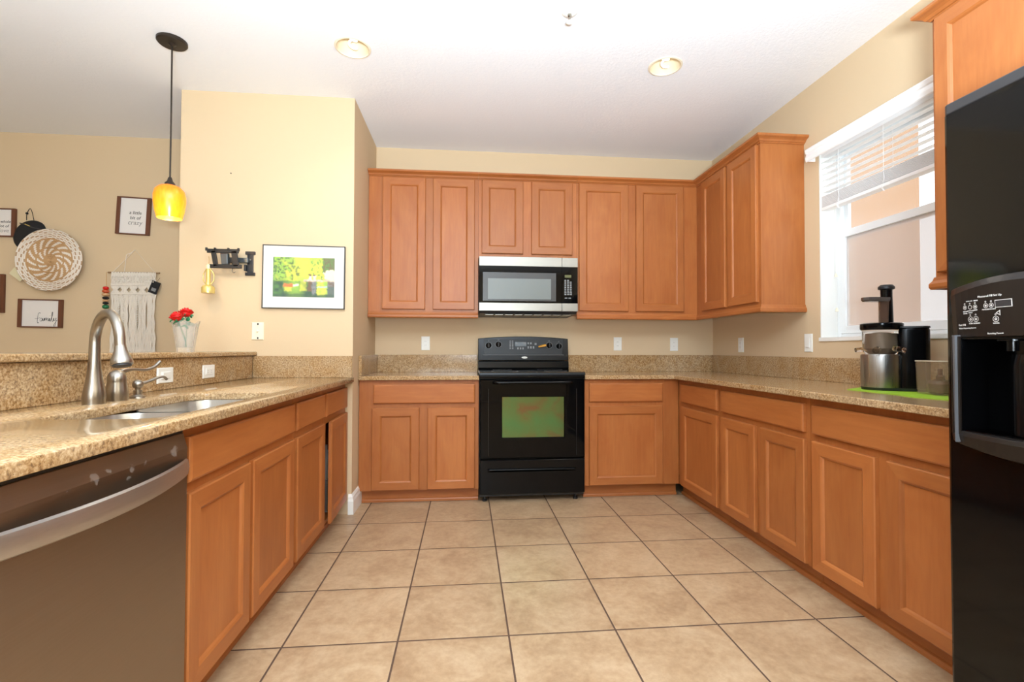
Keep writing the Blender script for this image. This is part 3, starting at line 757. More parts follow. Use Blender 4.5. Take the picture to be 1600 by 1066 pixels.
# amber object on the control panel
q = Vector((.0915, 3.39, 0))+Vector(pf(.532, 1.108, .006))
ot = MB(); ot.tube([(-.03, 0, -.008), (-.024, -.002, -.006), (.02, -.003, .004), (.034, -.002, .008)], [.005, .009, .0125, .010], 12, flat=.6)
tag(ot.build('magnet', ORANGE, loc=q), 'small orange peg-shaped magnet stuck on the range control panel', 'magnet')

# ------------------------------------------------------------------ microwave (faces -Y), local origin lower left front
mw = thing('microwave', 'stainless and black over-the-range microwave under the short wall cabinet', 'microwave', (.0925, 3.625, 1.344))
W = .756
MB().box(0, W, .02, .398, .026, .438).build('body', CHAR, mw)
mb = MB(); mb.prism([(.03, 0.008), (.012, .026), (.39, .026), (.39, .0)], 'X', .004, W-.004); ub = mb.build('vent_grille', CHAR, mw)
xs_ = .633
md = MB(); md.box(0, xs_-.002, 0, .02, .088, .366); md = md.build('door', BLACKG, mw)
for za, zb in ((.3662, .438), (.026, .0878)): MB().box(0, xs_-.001, -.003, .02, za, zb).build('door_band', STEEL, md, .002)
mb = MB(); mb.loops([ring(.028, .587, .102, .318, 0, -.0012), ring(.028, .587, .102, .318, 0, .0)], sm=False); wb = mb.build('window_border', MICROB, md)
mb = MB(); mb.loops([ring(.066, .548, .116, .272, 0, -.002), ring(.066, .548, .116, .272, 0, -.0012)], sm=False); mb.build('window', MICROG, md)
cp = MB().box(xs_, W, 0, .02, .088, .366).build('control_panel', BLACKG, mw)
for za, zb in ((.3662, .438), (.026, .0878)): MB().box(xs_, W, -.003, .02, za, zb).build('panel_band', STEEL, cp, .002)
MB().box(.655, .705, -.0012, 0, .285, .306).build('display', mat('green_display', (86, 88, 40), .3), cp)
mb = MB()
for r_ in range(9):
    for c_ in range(3):
        if r_ < 8 or c_ < 2: mb.box(.652+c_*.021, .652+c_*.021+(.014 if r_ > 1 else .016), -.0012, 0, .152+r_*.0135, .152+r_*.0135+.008)
mb.box(.655, .675, -.0012, 0, .125, .132); mb.box(.683, .703, -.0012, 0, .125, .132)
mb.build('keypad', GREYP, cp)
mb = MB()
for k in range(9): mb.box(.05+k*.075, .11+k*.075, .05, .2, .0, .0035)
mb.build('grease_filter', STEEL, mw)

# ------------------------------------------------------------------ refrigerator (faces -X), local x = 1.24 - world Y, local y = world X - 1.35
fr_ = thing('refrigerator', 'black side-by-side refrigerator with an ice and water dispenser at the right edge', 'refrigerator', (1.35, 1.243, 0), -PI/2)
W = .905
MB().box(.004, W-.004, .078, .78, .02, 1.765).build('cabinet', BLACKM, fr_)
MB().box(.0, W, .004, .075, .0, .06).build('toe_grille', BLACKM, fr_)
def rounded_front(xa, xb, za, zb, hole=None):
    mb = MB(); r = .012
    P_ = [(xa, .072), (xa, r), (xa+.004, .004), (xa+r, 0), (xb-r, 0), (xb-.004, .004), (xb, r), (xb, .072)]
    if not hole: mb.prism(P_, 'Z', za, zb); return mb
    ha, hb, hc, hd_ = hole
    mb.prism(P_, 'Z', za, hc); mb.prism(P_, 'Z', hd_, zb)
    mb.prism([(xa, .072), (xa, r), (xa+.004, .004), (xa+r, 0), (ha, 0), (ha, .072)], 'Z', hc, hd_)
    mb.prism([(hb, .072), (hb, 0), (xb-r, 0), (xb-.004, .004), (xb, r), (xb, .072)], 'Z', hc, hd_)
    mb.box(ha, hb, .068, .072, hc, hd_)
    return mb
hx0, hx1, hz0, hz1 = .06, .345, .86, 1.11
fd = rounded_front(.001, .40, .065, 1.742, (hx0, hx1, hz0, hz1)).build('freezer_door', BLACKF, fr_)
rd = rounded_front(.405, W-.001, .065, 1.742).build('door', BLACKF, fr_)
for p_, xa, xb in ((fd, .001, .40), (rd, .405, W-.001)):
    MB().prism([(xa, .074), (xa, .012), (xa+.006, .003), (xa+.014, -.001), (xb-.014, -.001), (xb-.006, .003), (xb, .012), (xb, .074)], 'Z', 1.7425, 1.772).build('door_cap', CHAR, p_, .003)
for p_, hx in ((fd, .372), (rd, .433)):
    MB().tube(spline([(hx, -.002, .55), (hx, -.045, .60), (hx, -.05, .9), (hx, -.05, 1.3), (hx, -.045, 1.5), (hx, -.002, 1.55)], 6), .013, 12).build('handle', BLACK, p_)
dsp = MB()   # bulging bezel round the dispenser
def bez(x): return -.012-.034*math.sin(PI*max(0, min(1, (x-.028)/.35)))**.7
def topz(x): return 1.247+.022*math.sin(PI*(x-.028)/.35)
def botz(x): return .822-.022*math.sin(PI*(x-.028)/.35)
n = 16; xs = [.028+.35*k/n for k in range(n+1)]
# upper control housing
rings = [[(x, -.0005, topz(x)), (x, bez(x)*.75, topz(x)-.004), (x, bez(x), topz(x)-.022), (x, bez(x)+.008, 1.112), (x, -.0005, 1.105)] for x in xs]
dsp.loops(rings, True, True, True, False)
# lower tray housing
rings = [[(x, -.0005, hz0+.002), (x, bez(x)*.9, hz0), (x, bez(x), hz0-.012), (x, bez(x)*.8, botz(x)+.01), (x, -.0005, botz(x))] for x in xs]
dsp.loops(rings, True, True, True, False)
# side cheeks
for xa, xb in ((.028, hx0+.002), (hx1-.002, .378)):
    dsp.prism([(xa, -.0005), (xa, -.012), ((xa+xb)/2, -.03), (xb, -.026), (xb, -.0005)], 'Z', hz0-.01, 1.115)
dd_ = dsp.build('dispenser', SATIN, fd, .002)
mb = MB(); x_a, x_b = hx0+.001, hx1-.001
mb.box(x_a, x_b, .06, .067, hz0, hz1); mb.box(x_a, x_a+.003, -.02, .06, hz0, hz1); mb.box(x_b-.003, x_b, -.02, .06, hz0, hz1); mb.box(x_a, x_b, -.02, .06, hz0, hz0+.004); mb.box(x_a, x_b, -.02, .06, hz1-.004, hz1)
mb.build('cavity', BLACKG, dd_)
MB().loops([[(.045, -.028, 1.118), (.052, -.030, hz0-.03), (.058, -.036, hz0-.03), (.058, -.034, 1.118)], [(.044, -.012, 1.118), (.051, -.012, hz0-.03), (.06, -.012, hz0-.03), (.06, -.012, 1.118)]], sm=False).build('bezel_edge', mat('grey_bezel', (96, 98, 102), .3), dd_)
mb = MB(); mb.lathe([(.05, 0), (.05, .17), (.045, .2)], (.19, .045, hz0+.006), 24); mb.build('chute', BLACK, dd_)
mb = MB(); mb.lathe([(.012, 0), (.012, .03)], (.17, .0, 1.075), 16); mb.lathe([(.03, .03), (.03, .034)], (.17, .0, 1.07), 20); mb.build('faucet', BLACK, dd_)
MB().prism([(.02, hz0+.01), (.03, hz0+.01), (.045, hz1-.03), (.035, hz1-.03)], 'X', .25, .31).build('paddle', BLACK, dd_)
# printed marks follow the slanted bulging panel
def pp(x, z, o=.0006):
    f = (topz(x)-.022-z)/max(.01, (topz(x)-.022-1.112)); return (x, bez(x)+.008*f-o, z)
mb = MB()
def ptxt(t_, x, z, size, align='CENTER'): text_mesh(mb, t_, size, lambda u, v, dd2: pp(x+u, z+v, .0008+dd2), align=align)
def ringmark(x, z, r, w_=.0012):
    mb.loops([[pp(x+a*math.cos(2*PI*k/20), z+a*math.sin(2*PI*k/20), .001) for k in range(20)] for a in (r, r-w_)], True, False, False, False)
for x, z, r in ((.083, 1.190, .0056), (.099, 1.190, .0056), (.114, 1.190, .0056), (.098, 1.158, .0075), (.114, 1.158, .0075), (.143, 1.190, .006), (.157, 1.190, .006), (.166, 1.155, .0075)):
    ringmark(x, z, r)
    if r > .0056 or x != .099: ringmark(x, z, r*.45, .0022)
    ringmark(x, z+r+.004, .0022, .001)
for t_, x, z, s_ in (('WATER', .083, 1.178, .0042), ('FILTER', .083, 1.173, .0042), ('AUTO ICE', .099, 1.179, .0042), ('HOLD', .099, 1.174, .0042), ('LIGHT', .114, 1.180, .0042), ('CUBE', .098, 1.1455, .0045), ('CRUSHED', .1145, 1.1455, .0045), ('LOCK', .0935, 1.2045, .004), ('ICE', .104, 1.2045, .004), ('NIGHT', .1165, 1.2045, .004), ('MEASURE', .142, 1.179, .0045), ('AMOUNT', .158, 1.179, .0045), ('WATER', .166, 1.143, .0045)): ptxt(t_, x, z, s_)
ptxt('Measured Fill Set Up', .153, 1.212, .0072)
ptxt('Fast Fill', .058, 1.142, .0078, 'LEFT'); ptxt('Water Dispensing System', .058, 1.134, .0052, 'LEFT')
ptxt('Rotating Faucet', .162, 1.1175, .0062)
mb.loops([[pp(.166, 1.183, o), pp(.205, 1.183, o), pp(.205, 1.202, o), pp(.166, 1.202, o)] for o in (.001, .0002)], sm=False)
tri = [(.1665, 1.17), (.1775, 1.163), (.1775, 1.177)]
mb.loops([[pp(x, z, .001) for x, z in tri], [pp(.1665+.0025+(x-.1665)*.6, 1.17+(z-1.17)*.55, .001) for x, z in tri]], True, False, False, False)
mb.build('printed_marks', mat('white_print', (205, 200, 195), .5), dd_)
mb = MB(); mb.loops([[pp(.1675, 1.1845, o), pp(.2035, 1.1845, o), pp(.2035, 1.2005, o), pp(.1675, 1.2005, o)] for o in (.0014, .001)], sm=False); mb.build('display', CHAR, dd_)

# ------------------------------------------------------------------ juicer, mat, jug
tag(MB().prism([(1.775, 2.10), (1.93, 2.20), (2.115, 2.14), (2.10, 1.60), (1.85, 1.56), (1.765, 1.63), (1.745, 1.75), (1.77, 1.85)], 'Z', CT1+.0003, CT1+.003).build('place_mat', LIME), 'thin lime green mat on the right counter under the juicer', 'mat')
ZM = CT1+.0035
ju = thing('juicer', 'silver and black slow juicer with a tall feed chute on the green mat', 'juicer', (1.915, 2.06, ZM), math.radians(-38))
# local: x along the body (toward the motor housing), -y towards camera side
def oval(rx, ry, cx=0, n=32): return [(cx+rx*math.cos(2*PI*k/n), ry*math.sin(2*PI*k/n)) for k in range(n)]
def stadium(x0, x1, r, n=14):
    return [(x0+r*math.cos(PI/2+PI*k/n), r*math.sin(PI/2+PI*k/n)) for k in range(n+1)] + [(x1+r*.8*math.cos(-PI/2+PI*k/n), r*.8*math.sin(-PI/2+PI*k/n)) for k in range(n+1)]
def stack(mb, lv): mb.loops([[(x, y, z) for x, y in pl] for pl, z in lv], True, True, True, True)
mb = MB(); stack(mb, [(stadium(0, .11, .078), 0), (stadium(0, .11, .08), .012)]); mb.build('foot_ring', BLACKM, ju)
mb = MB(); stack(mb, [(oval(.080, .080), .0125), (oval(.081, .081), .03), (oval(.081, .081), .155), (oval(.078, .078), .163)]); mb.build('base_housing', SATINSIL, ju)
mb = MB(); stack(mb, [(rrect(.055, .168, -.062, .062, .03), .0125), (rrect(.055, .168, -.062, .062, .03), .27), (rrect(.06, .165, -.058, .058, .028), .281)]); tw = mb.build('motor_tower', BLACK, ju)
mb = MB(); stack(mb, [(rrect(.053, .17, -.064, .064, .03), .2815), (rrect(.055, .168, -.062, .062, .03), .289)]); mb.build('tower_cap', BLACKM, tw)
mb = MB(); stack(mb, [(oval(.06, .06), .1635), (oval(.072, .072), .178), (oval(.074, .074), .27), (oval(.076, .076), .275)]); jb = mb.build('juicing_bowl', SMOKE, ju)
mb = MB(); stack(mb, [(oval(.035, .035), .17), (oval(.052, .052), .19), (oval(.05, .05), .26)]); mb.build('strainer', mat('strainer_mesh', (150, 134, 118), .35), jb)
mb = MB(); stack(mb, [(oval(.012, .012), .185), (oval(.03, .03), .20), (oval(.028, .028), .265)])
mb.build('auger', mat('auger_grey', (150, 140, 130), .3), jb)
for a_, b_, r_ in (((-.02, -.07, .185), (-.03, -.105, .18), .014), ((.04, -.066, .19), (.07, -.10, .183), .012), ((-.075, -.02, .185), (-.10, -.03, .182), .011)): MB().tube([a_, b_], r_, 12).build('spout', SMOKE, jb)
mb = MB(); stack(mb, [(oval(.079, .079), .2755), (oval(.082, .082), .28), (oval(.082, .082), .303), (oval(.076, .076), .307)]); ld = mb.build('lid', BLACK, ju)
mb = MB(); stack(mb, [(oval(.026, .026, .02), .307), (oval(.023, .023, .02), .43), (oval(.023, .023, .02), .46)]); ch = mb.build('feed_chute', BLACK, ld)
mb = MB(); stack(mb, [(oval(.024, .024, .02), .4605), (oval(.032, .032, .02), .464), (oval(.032, .032, .02), .474), (oval(.024, .024, .02), .483)]); mb.build('pusher', BLACKM, ch)
mb = MB(); mb.prism([(-.006, -.026), (.02, -.03), (.03, -.02), (-.01, .0)], 'Z', .307, .42); mb.build('side_chute', mat('brown_smoke', (70, 48, 36), .15), ld)
mb = MB()
tray = [(.01, .024), (-.03, .03), (-.09, .034), (-.125, .026), (-.135, 0), (-.125, -.026), (-.09, -.034), (-.03, -.03), (.01, -.024)]
c45 = math.radians(38); ctr = lambda p, s_=1: ((p[0]*s_)*math.cos(c45+PI*.02)-(p[1]*s_)*math.sin(c45), (p[0]*s_)*math.sin(c45)+(p[1]*s_)*math.cos(c45))
tr2 = [(.02+ctr(p)[0]*.9, ctr(p)[1]*.9) for p in tray]; tr3 = [(.02+ctr(p, .93)[0]*.9, ctr(p, .93)[1]*.9) for p in tray]
mb.loops([[(x, y, .405) for x, y in tr3], [(x, y, .412) for x, y in tr2], [(x, y, .424) for x, y in tr2], [(x, y, .424) for x, y in tr3], [(x, y, .411) for x, y in tr3]], True, True, True, False)
mb.build('feed_tray', mat('tray_plastic', (74, 66, 62), .2), ld)
jg = thing('juice_jug', 'clear square plastic container standing between the juicer and the refrigerator', 'container', (1.935, 1.80, ZM), math.radians(-10))
mb = MB(); o_ = rrect(-.052, .052, -.075, .075, .014, 4); i_ = rrect(-.049, .049, -.072, .072, .012, 4)
mb.loops([[(x*.94, y*.94, 0) for x, y in o_], [(x, y, .135) for x, y in o_], [(x, y, .135) for x, y in i_], [(x*.94, y*.94, .004) for x, y in i_]], True, True, True, False)
mb.build('body', SCREEN, jg)
mb = MB(); mb.loops([[(x*1.02, y*1.02, .1353) for x, y in o_], [(x*1.02, y*1.02, .139) for x, y in o_], [(x, y, .139) for x, y in i_], [(x, y, .1353) for x, y in i_], [(x*1.02, y*1.02, .1353) for x, y in o_]], True, False, False, False); mb.build('rim', mat('clear_rim', (214, 200, 180), .2), jg)
cnt = MB().lathe([(.034, 0), (.042, .006), (.044, .04), (.036, .052), (.014, .058), (.014, .07), (.008, .076), (.008, .1), (.0, .101)], (0, 0, 0), 18)
tag(cnt.build('juicer_auger', mat('dark_auger', (66, 40, 32), .2), loc=(1.932, 1.80, ZM+.0045)), 'dark juicer piece lying inside the clear plastic container', 'juicer part')

# ------------------------------------------------------------------ electrical plates
def outlet(label, loc, rz, kind='outlet', horiz=False, group='white outlets', w_=.070, h_=.114, m_=WHITEP):
    o = thing('wall_outlet' if kind == 'outlet' else ('light_switch' if kind == 'switch' else 'cable_plate'), label, kind if kind != 'cable' else 'wall plate', loc, 0, group, rot=(0, PI/2 if horiz else 0, rz) if False else (0, 0, rz))
    W_, H_ = (h_, w_) if horiz else (w_, h_)
    mb = MB(); mb.loops([ring(-W_/2, W_/2, -H_/2, H_/2, i, y) for i, y in ((0, -.0002), (0, -.003), (.003, -.006))], sm=False); mb.build('plate', m_, o)
    a, b = (.034, .017) if horiz else (.017, .034)
    if kind == 'cable':
        mb = MB(); rx = Matrix.Rotation(PI/2, 3, 'X'); mb.lathe([(.008, 0), (.008, .006), (.005, .007), (.005, .012)], (0, -.006, 0), 12, rot=rx); mb.build('socket', m_, o)
        mb = MB()
        for z in (-.045, .045): mb.box(-.002, .006, -.0075, -.006, z-.006, z+.006)
        mb.build('screw', CHAR, o); return o
    mb = MB(); mb.loops([ring(-a, a, -b, b, 0, -.006), ring(-a, a, -b, b, .001, -.0085 if kind == 'outlet' else -.0075)], sm=False); ins = mb.build('insert', m_, o)
    if kind == 'outlet':
        mb = MB()
        for c_ in (-.016, .016):
            for k, s_ in ((-.005, .0045), (.005, .0038)):
                if horiz: mb.box(c_-s_, c_+s_, -.0088, -.0083, k-.0008, k+.0008)
                else: mb.box(k-.0008, k+.0008, -.0088, -.0083, c_-s_, c_+s_)
        mb.build('slots', GREYINK, ins)
    else:
        mb = MB(); mb.prism([(-.0075, -b*.9), (-.012, -b*.9+.004), (-.0085, b*.9), (-.0075, b*.9)], 'X', -a*.86, a*.86) if not horiz else mb.prism([(-a*.9, -.0075), (-a*.9+.004, -.012), (a*.9, -.0085), (a*.9, -.0075)], 'Z', -b*.8, b*.8)
        mb.build('rocker', m_, ins)
    return o
outlet('white wall outlet above the short worktop left of the range', (-.337, YB, 1.128), 0)
outlet('white wall outlet on the back wall just right of the range', (1.29, YB, 1.128), 0)
outlet('white wall outlet on the back wall near the right corner', (1.791, YB, 1.125), 0)
outlet('white wall outlet on the right wall near the corner, under the wall cabinet', (XR, 3.59, 1.117), -PI/2)
outlet('white light switch on the right wall just left of the window', (XR, 2.84, 1.123), -PI/2, 'switch', group='white wall switches')
outlet('white horizontal rocker switch on the granite behind the soap pump', (-1.364, 2.325, .956), PI/2, 'switch', True, group='white wall switches')
outlet('white horizontal outlet on the granite splash nearest the partition wall', (-1.364, 2.695, .957), PI/2, 'outlet', True)
outlet('ivory cable plate with two dark screws on the partition wall below the bracket', (-1.343, PY, 1.193), 0, 'cable', m_=IVORY, group=None, w_=.075)

# ------------------------------------------------------------------ ceiling fittings
pd = thing('pendant_lamp', 'pendant lamp with an amber glass shade hanging over the bar', 'pendant lamp', (-1.592, 2.735, H))
MB().lathe([(.072, 0), (.072, -.012), (.066, -.018), (.02, -.02), (.008, -.03), (0, -.03)], (0, 0, 0), 32).build('canopy', BRONZE, pd)
MB().tube([(0, 0, -.028), (.001, 0, -.4), (0, 0, -.745)], .0042, 10).build('cord', BRONZE, pd)
MB().lathe([(.006, -.742), (.010, -.75), (.014, -.765), (.024, -.776), (.026, -.79), (.02, -.792)], (0, 0, 0), 24).build('socket', BRONZE, pd)
mb = MB(); pr = [(.027, -.787), (.05, -.796), (.067, -.815), (.0745, -.845), (.074, -.88), (.068, -.925), (.058, -.965), (.056, -.965), (.066, -.925), (.072, -.88), (.0725, -.845), (.065, -.817), (.048, -.799), (.025, -.791)]
mb.lathe(pr, (0, 0, 0), 40, False, False); mb.build('lamp_shade', AMBER, pd)
mb = MB(); mb.sphere((0, 0, -.875), .03, 16, (1, 1, 1.2)); bb_ = mb.build('bulb', CFLM, pd)
pl = bpy.data.lights.new('pendant_glow', 'POINT'); pl.energy = 3.5; pl.color = (1, .85, .6); pl.shadow_soft_size = .03
plo = bpy.data.objects.new('pendant_glow', pl); COL.objects.link(plo); plo.parent = pd; plo.location = (0, 0, -.95)
for lx, lab in ((-.632, 'round recessed ceiling light nearer the pendant lamp and partition wall'), (1.155, 'round recessed ceiling light on the window side, above the right counter')):
    rl = thing('recessed_light', lab, 'ceiling light', (lx, 2.70, H), 0, 'recessed ceiling lights')
    mb = MB(); mb.lathe([(.098, -.0005), (.097, -.004), (.088, -.006), (.0865, -.002), (.0865, .0)], (0, 0, 0), 48, False, False); mb.build('trim_ring', mat('cream_trim', (238, 226, 202), .4), rl)
    mb = MB(); mb.lathe([(.0865, .0), (.083, .03), (.072, .085), (.06, .112), (.0, .114)], (0, 0, 0), 48, False, False); mb.build('reflector', CANM, rl)
    hp = [(.02*math.cos(t_*.9), .02*math.sin(t_*.9), -.002+.0062*t_) for t_ in [k*.35 for k in range(36)]]
    MB().tube(hp, .0065, 8).build('spiral_bulb', CFLM, rl)
    sl = bpy.data.lights.new('can_glow', 'SPOT'); sl.energy = 14; sl.color = (1, .92, .8); sl.spot_size = 2.2; sl.spot_blend = .8; sl.shadow_soft_size = .06
    so_ = bpy.data.objects.new('can_glow', sl); COL.objects.link(so_); so_.parent = rl; so_.location = (0, 0, -.012)
sp_ = thing('fire_sprinkler', 'small white and steel sprinkler head on the ceiling between the two recessed lights', 'sprinkler', (.499, 2.304, H))
MB().lathe([(.04, -.0005), (.04, -.004), (.03, -.012), (.014, -.014)], (0, 0, 0), 28).build('escutcheon', WHITEP, sp_)
mb = MB(); mb.lathe([(.009, -.013), (.009, -.024), (.006, -.026)], (0, 0, 0), 14)
for s_ in (-1, 1): mb.tube(spline([(0, s_*.008, -.02), (0, s_*.014, -.034), (0, s_*.004, -.05)], 5), .0025, 8)
mb.build('frame', NICKEL, sp_)
MB().lathe([(.005, -.049), (.016, -.052), (.016, -.055), (0, -.055)], (0, 0, 0), 20).build('deflector', WHITEP, sp_)

# ------------------------------------------------------------------ wall decor, far left
GP = 'walnut framed signs on the far-left wall'
def framed(name, label, cx, cz, w_, h_, rot=0, texts=(), strokes=None, group=GP, fwid=.026, ft=.009):
    o = thing(name, label, 'framed sign', (cx, YB, cz), 0, group, rot=(0, rot, 0))
    mb = MB()
    mb.box(-w_/2, -w_/2+fwid, -.022, -.001, -h_/2, h_/2); mb.box(w_/2-fwid, w_/2, -.022, -.001, -h_/2, h_/2)
    mb.box(-w_/2+fwid, w_/2-fwid, -.022, -.001, h_/2-ft, h_/2); mb.box(-w_/2+fwid, w_/2-fwid, -.022, -.001, -h_/2, -h_/2+ft)
    mb.build('frame', WALNUT, o, .0015)
    cd = MB().box(-w_/2+fwid, w_/2-fwid, -.012, -.002, -h_/2+ft, h_/2-ft).build('card', PAPER, o)
    for t_, x, z, s_, m_ in texts:
        mb = MB(); text_mesh(mb, t_, s_, lambda u, v, dd2: (x+u, -.0125-dd2, z+v), shear=.15); mb.build('lettering', m_, cd)
    if strokes:
        mb = MB()
        for st, wd in strokes: mb.tube([(x, -.0128, z) for x, z in st], wd, 6, flat=.35)
        mb.build('lettering', INK, cd)
    return o
framed('framed_sign', 'portrait walnut framed sign with small lettering, left of the pendant shade', -2.60, 2.117, .247, .295, math.radians(2.5),
       [('a little', .012, .014, .036, INK), ('bit of', .012, -.026, .036, INK), ('crazy', .012, -.068, .05, GREYINK)])
framed('framed_sign', 'walnut framed sign cut off by the left picture edge, beside the black cap', -3.443-.155, 2.040, .31, .218, 0,
       [('a whole', .072, -.002, .03, INK), ('lot of', .072, -.036, .03, INK), ('love', .072, -.074, .042, GREYINK)])
framed('framed_sign', 'walnut framed sign at the left edge, only its right side in view', -3.513-.123, 1.497, .247, .295, 0)
# "family" drawn as script strokes (u from 0 to 1 over the word)
def fam():
    S = []; w_ = .0021
    def s_(pts, k=1.0): S.append(([tuple(q) for q in [(v.x, v.z) for v in spline([(x, 0, z) for x, z in pts], 6)]], w_*k))
    s_([(.034, .080), (.028, .084), (.020, .076), (.016, .048), (.014, .012), (.018, .000), (.024, .006)], 1.2)
    s_([(-.004, .036), (.012, .038), (.034, .044)], .8)
    s_([(.050, .036), (.042, .042), (.033, .032), (.034, .018), (.044, .018), (.052, .036), (.052, .022), (.058, .017)])
    s_([(.058, .017), (.064, .036), (.067, .042), (.066, .020), (.072, .038), (.078, .044), (.077, .022), (.084, .040), (.090, .042), (.089, .022), (.094, .017)])
    s_([(.094, .017), (.101, .042), (.101, .022), (.107, .016)]); s_([(.1035, .060), (.105, .061)], 1.2)
    s_([(.107, .016), (.118, .06), (.121, .088), (.116, .086), (.116, .030), (.121, .015), (.127, .022)])
    s_([(.127, .022), (.131, .044), (.131, .026), (.138, .022), (.147, .046), (.146, .010), (.140, -.020), (.131, -.022), (.134, -.008), (.156, .030)])
    return S
fs = [([(x*1.0-.035, z*.95-.075) for x, z in p], k) for p, k in fam()]
framed('framed_sign', 'landscape walnut framed sign reading family, below the woven plate', -3.256, 1.347, .312, .218, math.radians(.8), strokes=fs)
# woven plate
wp = MB(); NR, NA = 44, 240; Rm = .237
def wcol(r, a):
    straw = (.56, .34, .16, 1); cream = (.83, .74, .64, 1)
    u = r/Rm
    if u < .17: return straw
    if .20 < u < .38: return cream if math.sin(11*a+30*u) > .25 and math.sin(11*a+30*u) < 2 else straw
    if .43 < u < .66: return cream if math.sin(15*a+26*u) > .30 else straw
    if u > .71: return cream if math.sin(13*a+95*u) > -.70 else (.5, .32, .18, 1)
    return straw
rows = []
for i in range(NR+1):
    r = Rm*i/NR
    rows.append(wp.pts([(max(r, .0005)*math.cos(2*PI*k/NA), -.018-.012*(1-(r/Rm)**2)*-1 - .0022*math.sin(i*PI), max(r, .0005)*math.sin(2*PI*k/NA)) for k in range(NA)]))
# coils: bumpy radial profile
for i in range(NR+1):
    r = Rm*i/NR
    for k in range(NA):
        j = rows[i][k]; x, y, z = wp.v[j]; wp.v[j] = (x, -.012-.02*(r/Rm)**2-.003*(1 if i % 2 else -1), z)
for i in range(NR):
    for k in range(NA):
        a = 2*PI*(k+.5)/NA; wp.face((rows[i][k], rows[i][(k+1) % NA], rows[i+1][(k+1) % NA], rows[i+1][k]), 0, True, wcol(Rm*(i+.5)/NR, a))
bk = wp.pts([(Rm*math.cos(2*PI*k/NA), -.026, Rm*math.sin(2*PI*k/NA)) for k in range(NA)])
for k in range(NA): wp.face((rows[NR][k], rows[NR][(k+1) % NA], bk[(k+1) % NA], bk[k]), 0, True, (.5, .32, .18, 1))
wroot2 = thing('woven_plate', 'round woven straw and cream wall plate with a swirl pattern', 'wall plate', (-3.164, YB-.036, 1.752))
wp.build('plate', VCW, wroot2, attr=True, ang=80)
MB().box(-.05, .05, -.012, -.011, -.03, .03).build('paper_tag', TAGC, wroot2, loc=(-.232, .002, -.112), rot=(0, math.radians(38), 0))
# black cap
cp_ = thing('baseball_hat', 'black hat hanging by a thin cord behind the woven plate', 'hat', (-3.33, YB-.003, 1.98))
out = [(-.128, -.06), (-.108, .01), (-.062, .062), (-.01, .082), (.04, .078), (.078, .055), (.10, .01), (.112, -.02), (.06, -.05), (0, -.08), (-.06, -.118), (-.09, -.13), (-.118, -.1)]
out = [(v.x, v.z) for v in spline([(x, 0, z) for x, z in out+[out[0]]], 4)][:-1]
cx = sum(p[0] for p in out)/len(out); cz = sum(p[1] for p in out)/len(out)
mb = MB(); mb.loops([[(cx+(x-cx)*s_, y, cz+(z-cz)*s_) for x, z in out] for s_, y in ((1, -.001), (1.0, -.008), (.94, -.02), (.8, -.029), (.55, -.035), (.25, -.037), (.02, -.0375))], True, True, True, True)
mb.build('crown', FELT, cp_)
mb = MB(); mb.tube(spline([(-.07, -.026, .055), (-.02, -.034, .04), (.03, -.034, .02), (.07, -.028, .012), (.105, -.012, .0)], 5), .004, 8); mb.build('strap', CHAR, cp_)
mb = MB(); mb.tube([(-.025, -.037, .046), (.012, -.039, .030)], .0035, 8); mb.tube([(.075, -.03, .006), (.1, -.016, -.006)], .003, 8); mb.build('buckle', GOLD, cp_)
mb = MB(); mb.tube(spline([(-.035, -.012, .082), (-.034, -.012, .13), (-.016, -.01, .172), (.0, -.011, .15), (.018, -.014, .082)], 5), .0022, 6); mb.sphere((-.034, -.012, .135), .009, 10); mb.build('cord', FELT, cp_)
# macrame
mc = thing('macrame_hanging', 'cream macrame wall hanging on a wooden rod left of the vase', 'wall hanging', (-2.585, YB-.02, 1.67))
hw = .163
MB().tube([(-hw-.025, 0, 0), (hw+.025, 0, 0)], .0065, 10).build('rod', mat('driftwood', (150, 118, 84), .7), mc)
mb = MB(); mb.tube([(-hw+.01, 0, .004), (0, .008, .182), (hw-.01, 0, .004)], .0016, 6); mb.tube(spline([(0, .006, .18), (-.03, 0, .15), (-.055, 0, .14), (-.062, 0, .09), (-.07, 0, .01)], 5), .0022, 6); mb.build('hanging_cord', COTTON, mc)
rnd = random.Random(3)
mb = MB()
NC = 60
def cord(x, zs, xf=None, rr=.0036, yo=0): mb.tube([((xf(z) if xf else x), yo+rnd.uniform(-.001, .001), z) for z in zs], rr, 6)
for k in range(NC):
    x = -hw+.004+(2*hw-.008)*k/(NC-1)
    cord(x, [.004, -.02, -.045, -.07, -.09, -.105], lambda z, x=x, k=k: x+.003*math.sin(z*160+k*1.7), .0036, -.004)
# knots row
for r_ in range(3):
    for k in range(26):
        x = -hw+.012+(2*hw-.024)*k/25
        if rnd.random() < .75: mb.sphere((x+rnd.uniform(-.002, .002), -.011, -.032-.02*r_), .0075, 8, (.8, 1, 1.2))
mb.tube([(-hw+.002, -.006, -.098), (hw-.002, -.006, -.098)], .006, 8)
mb.build('knotted_top', COTTON, mc)
mb = MB()
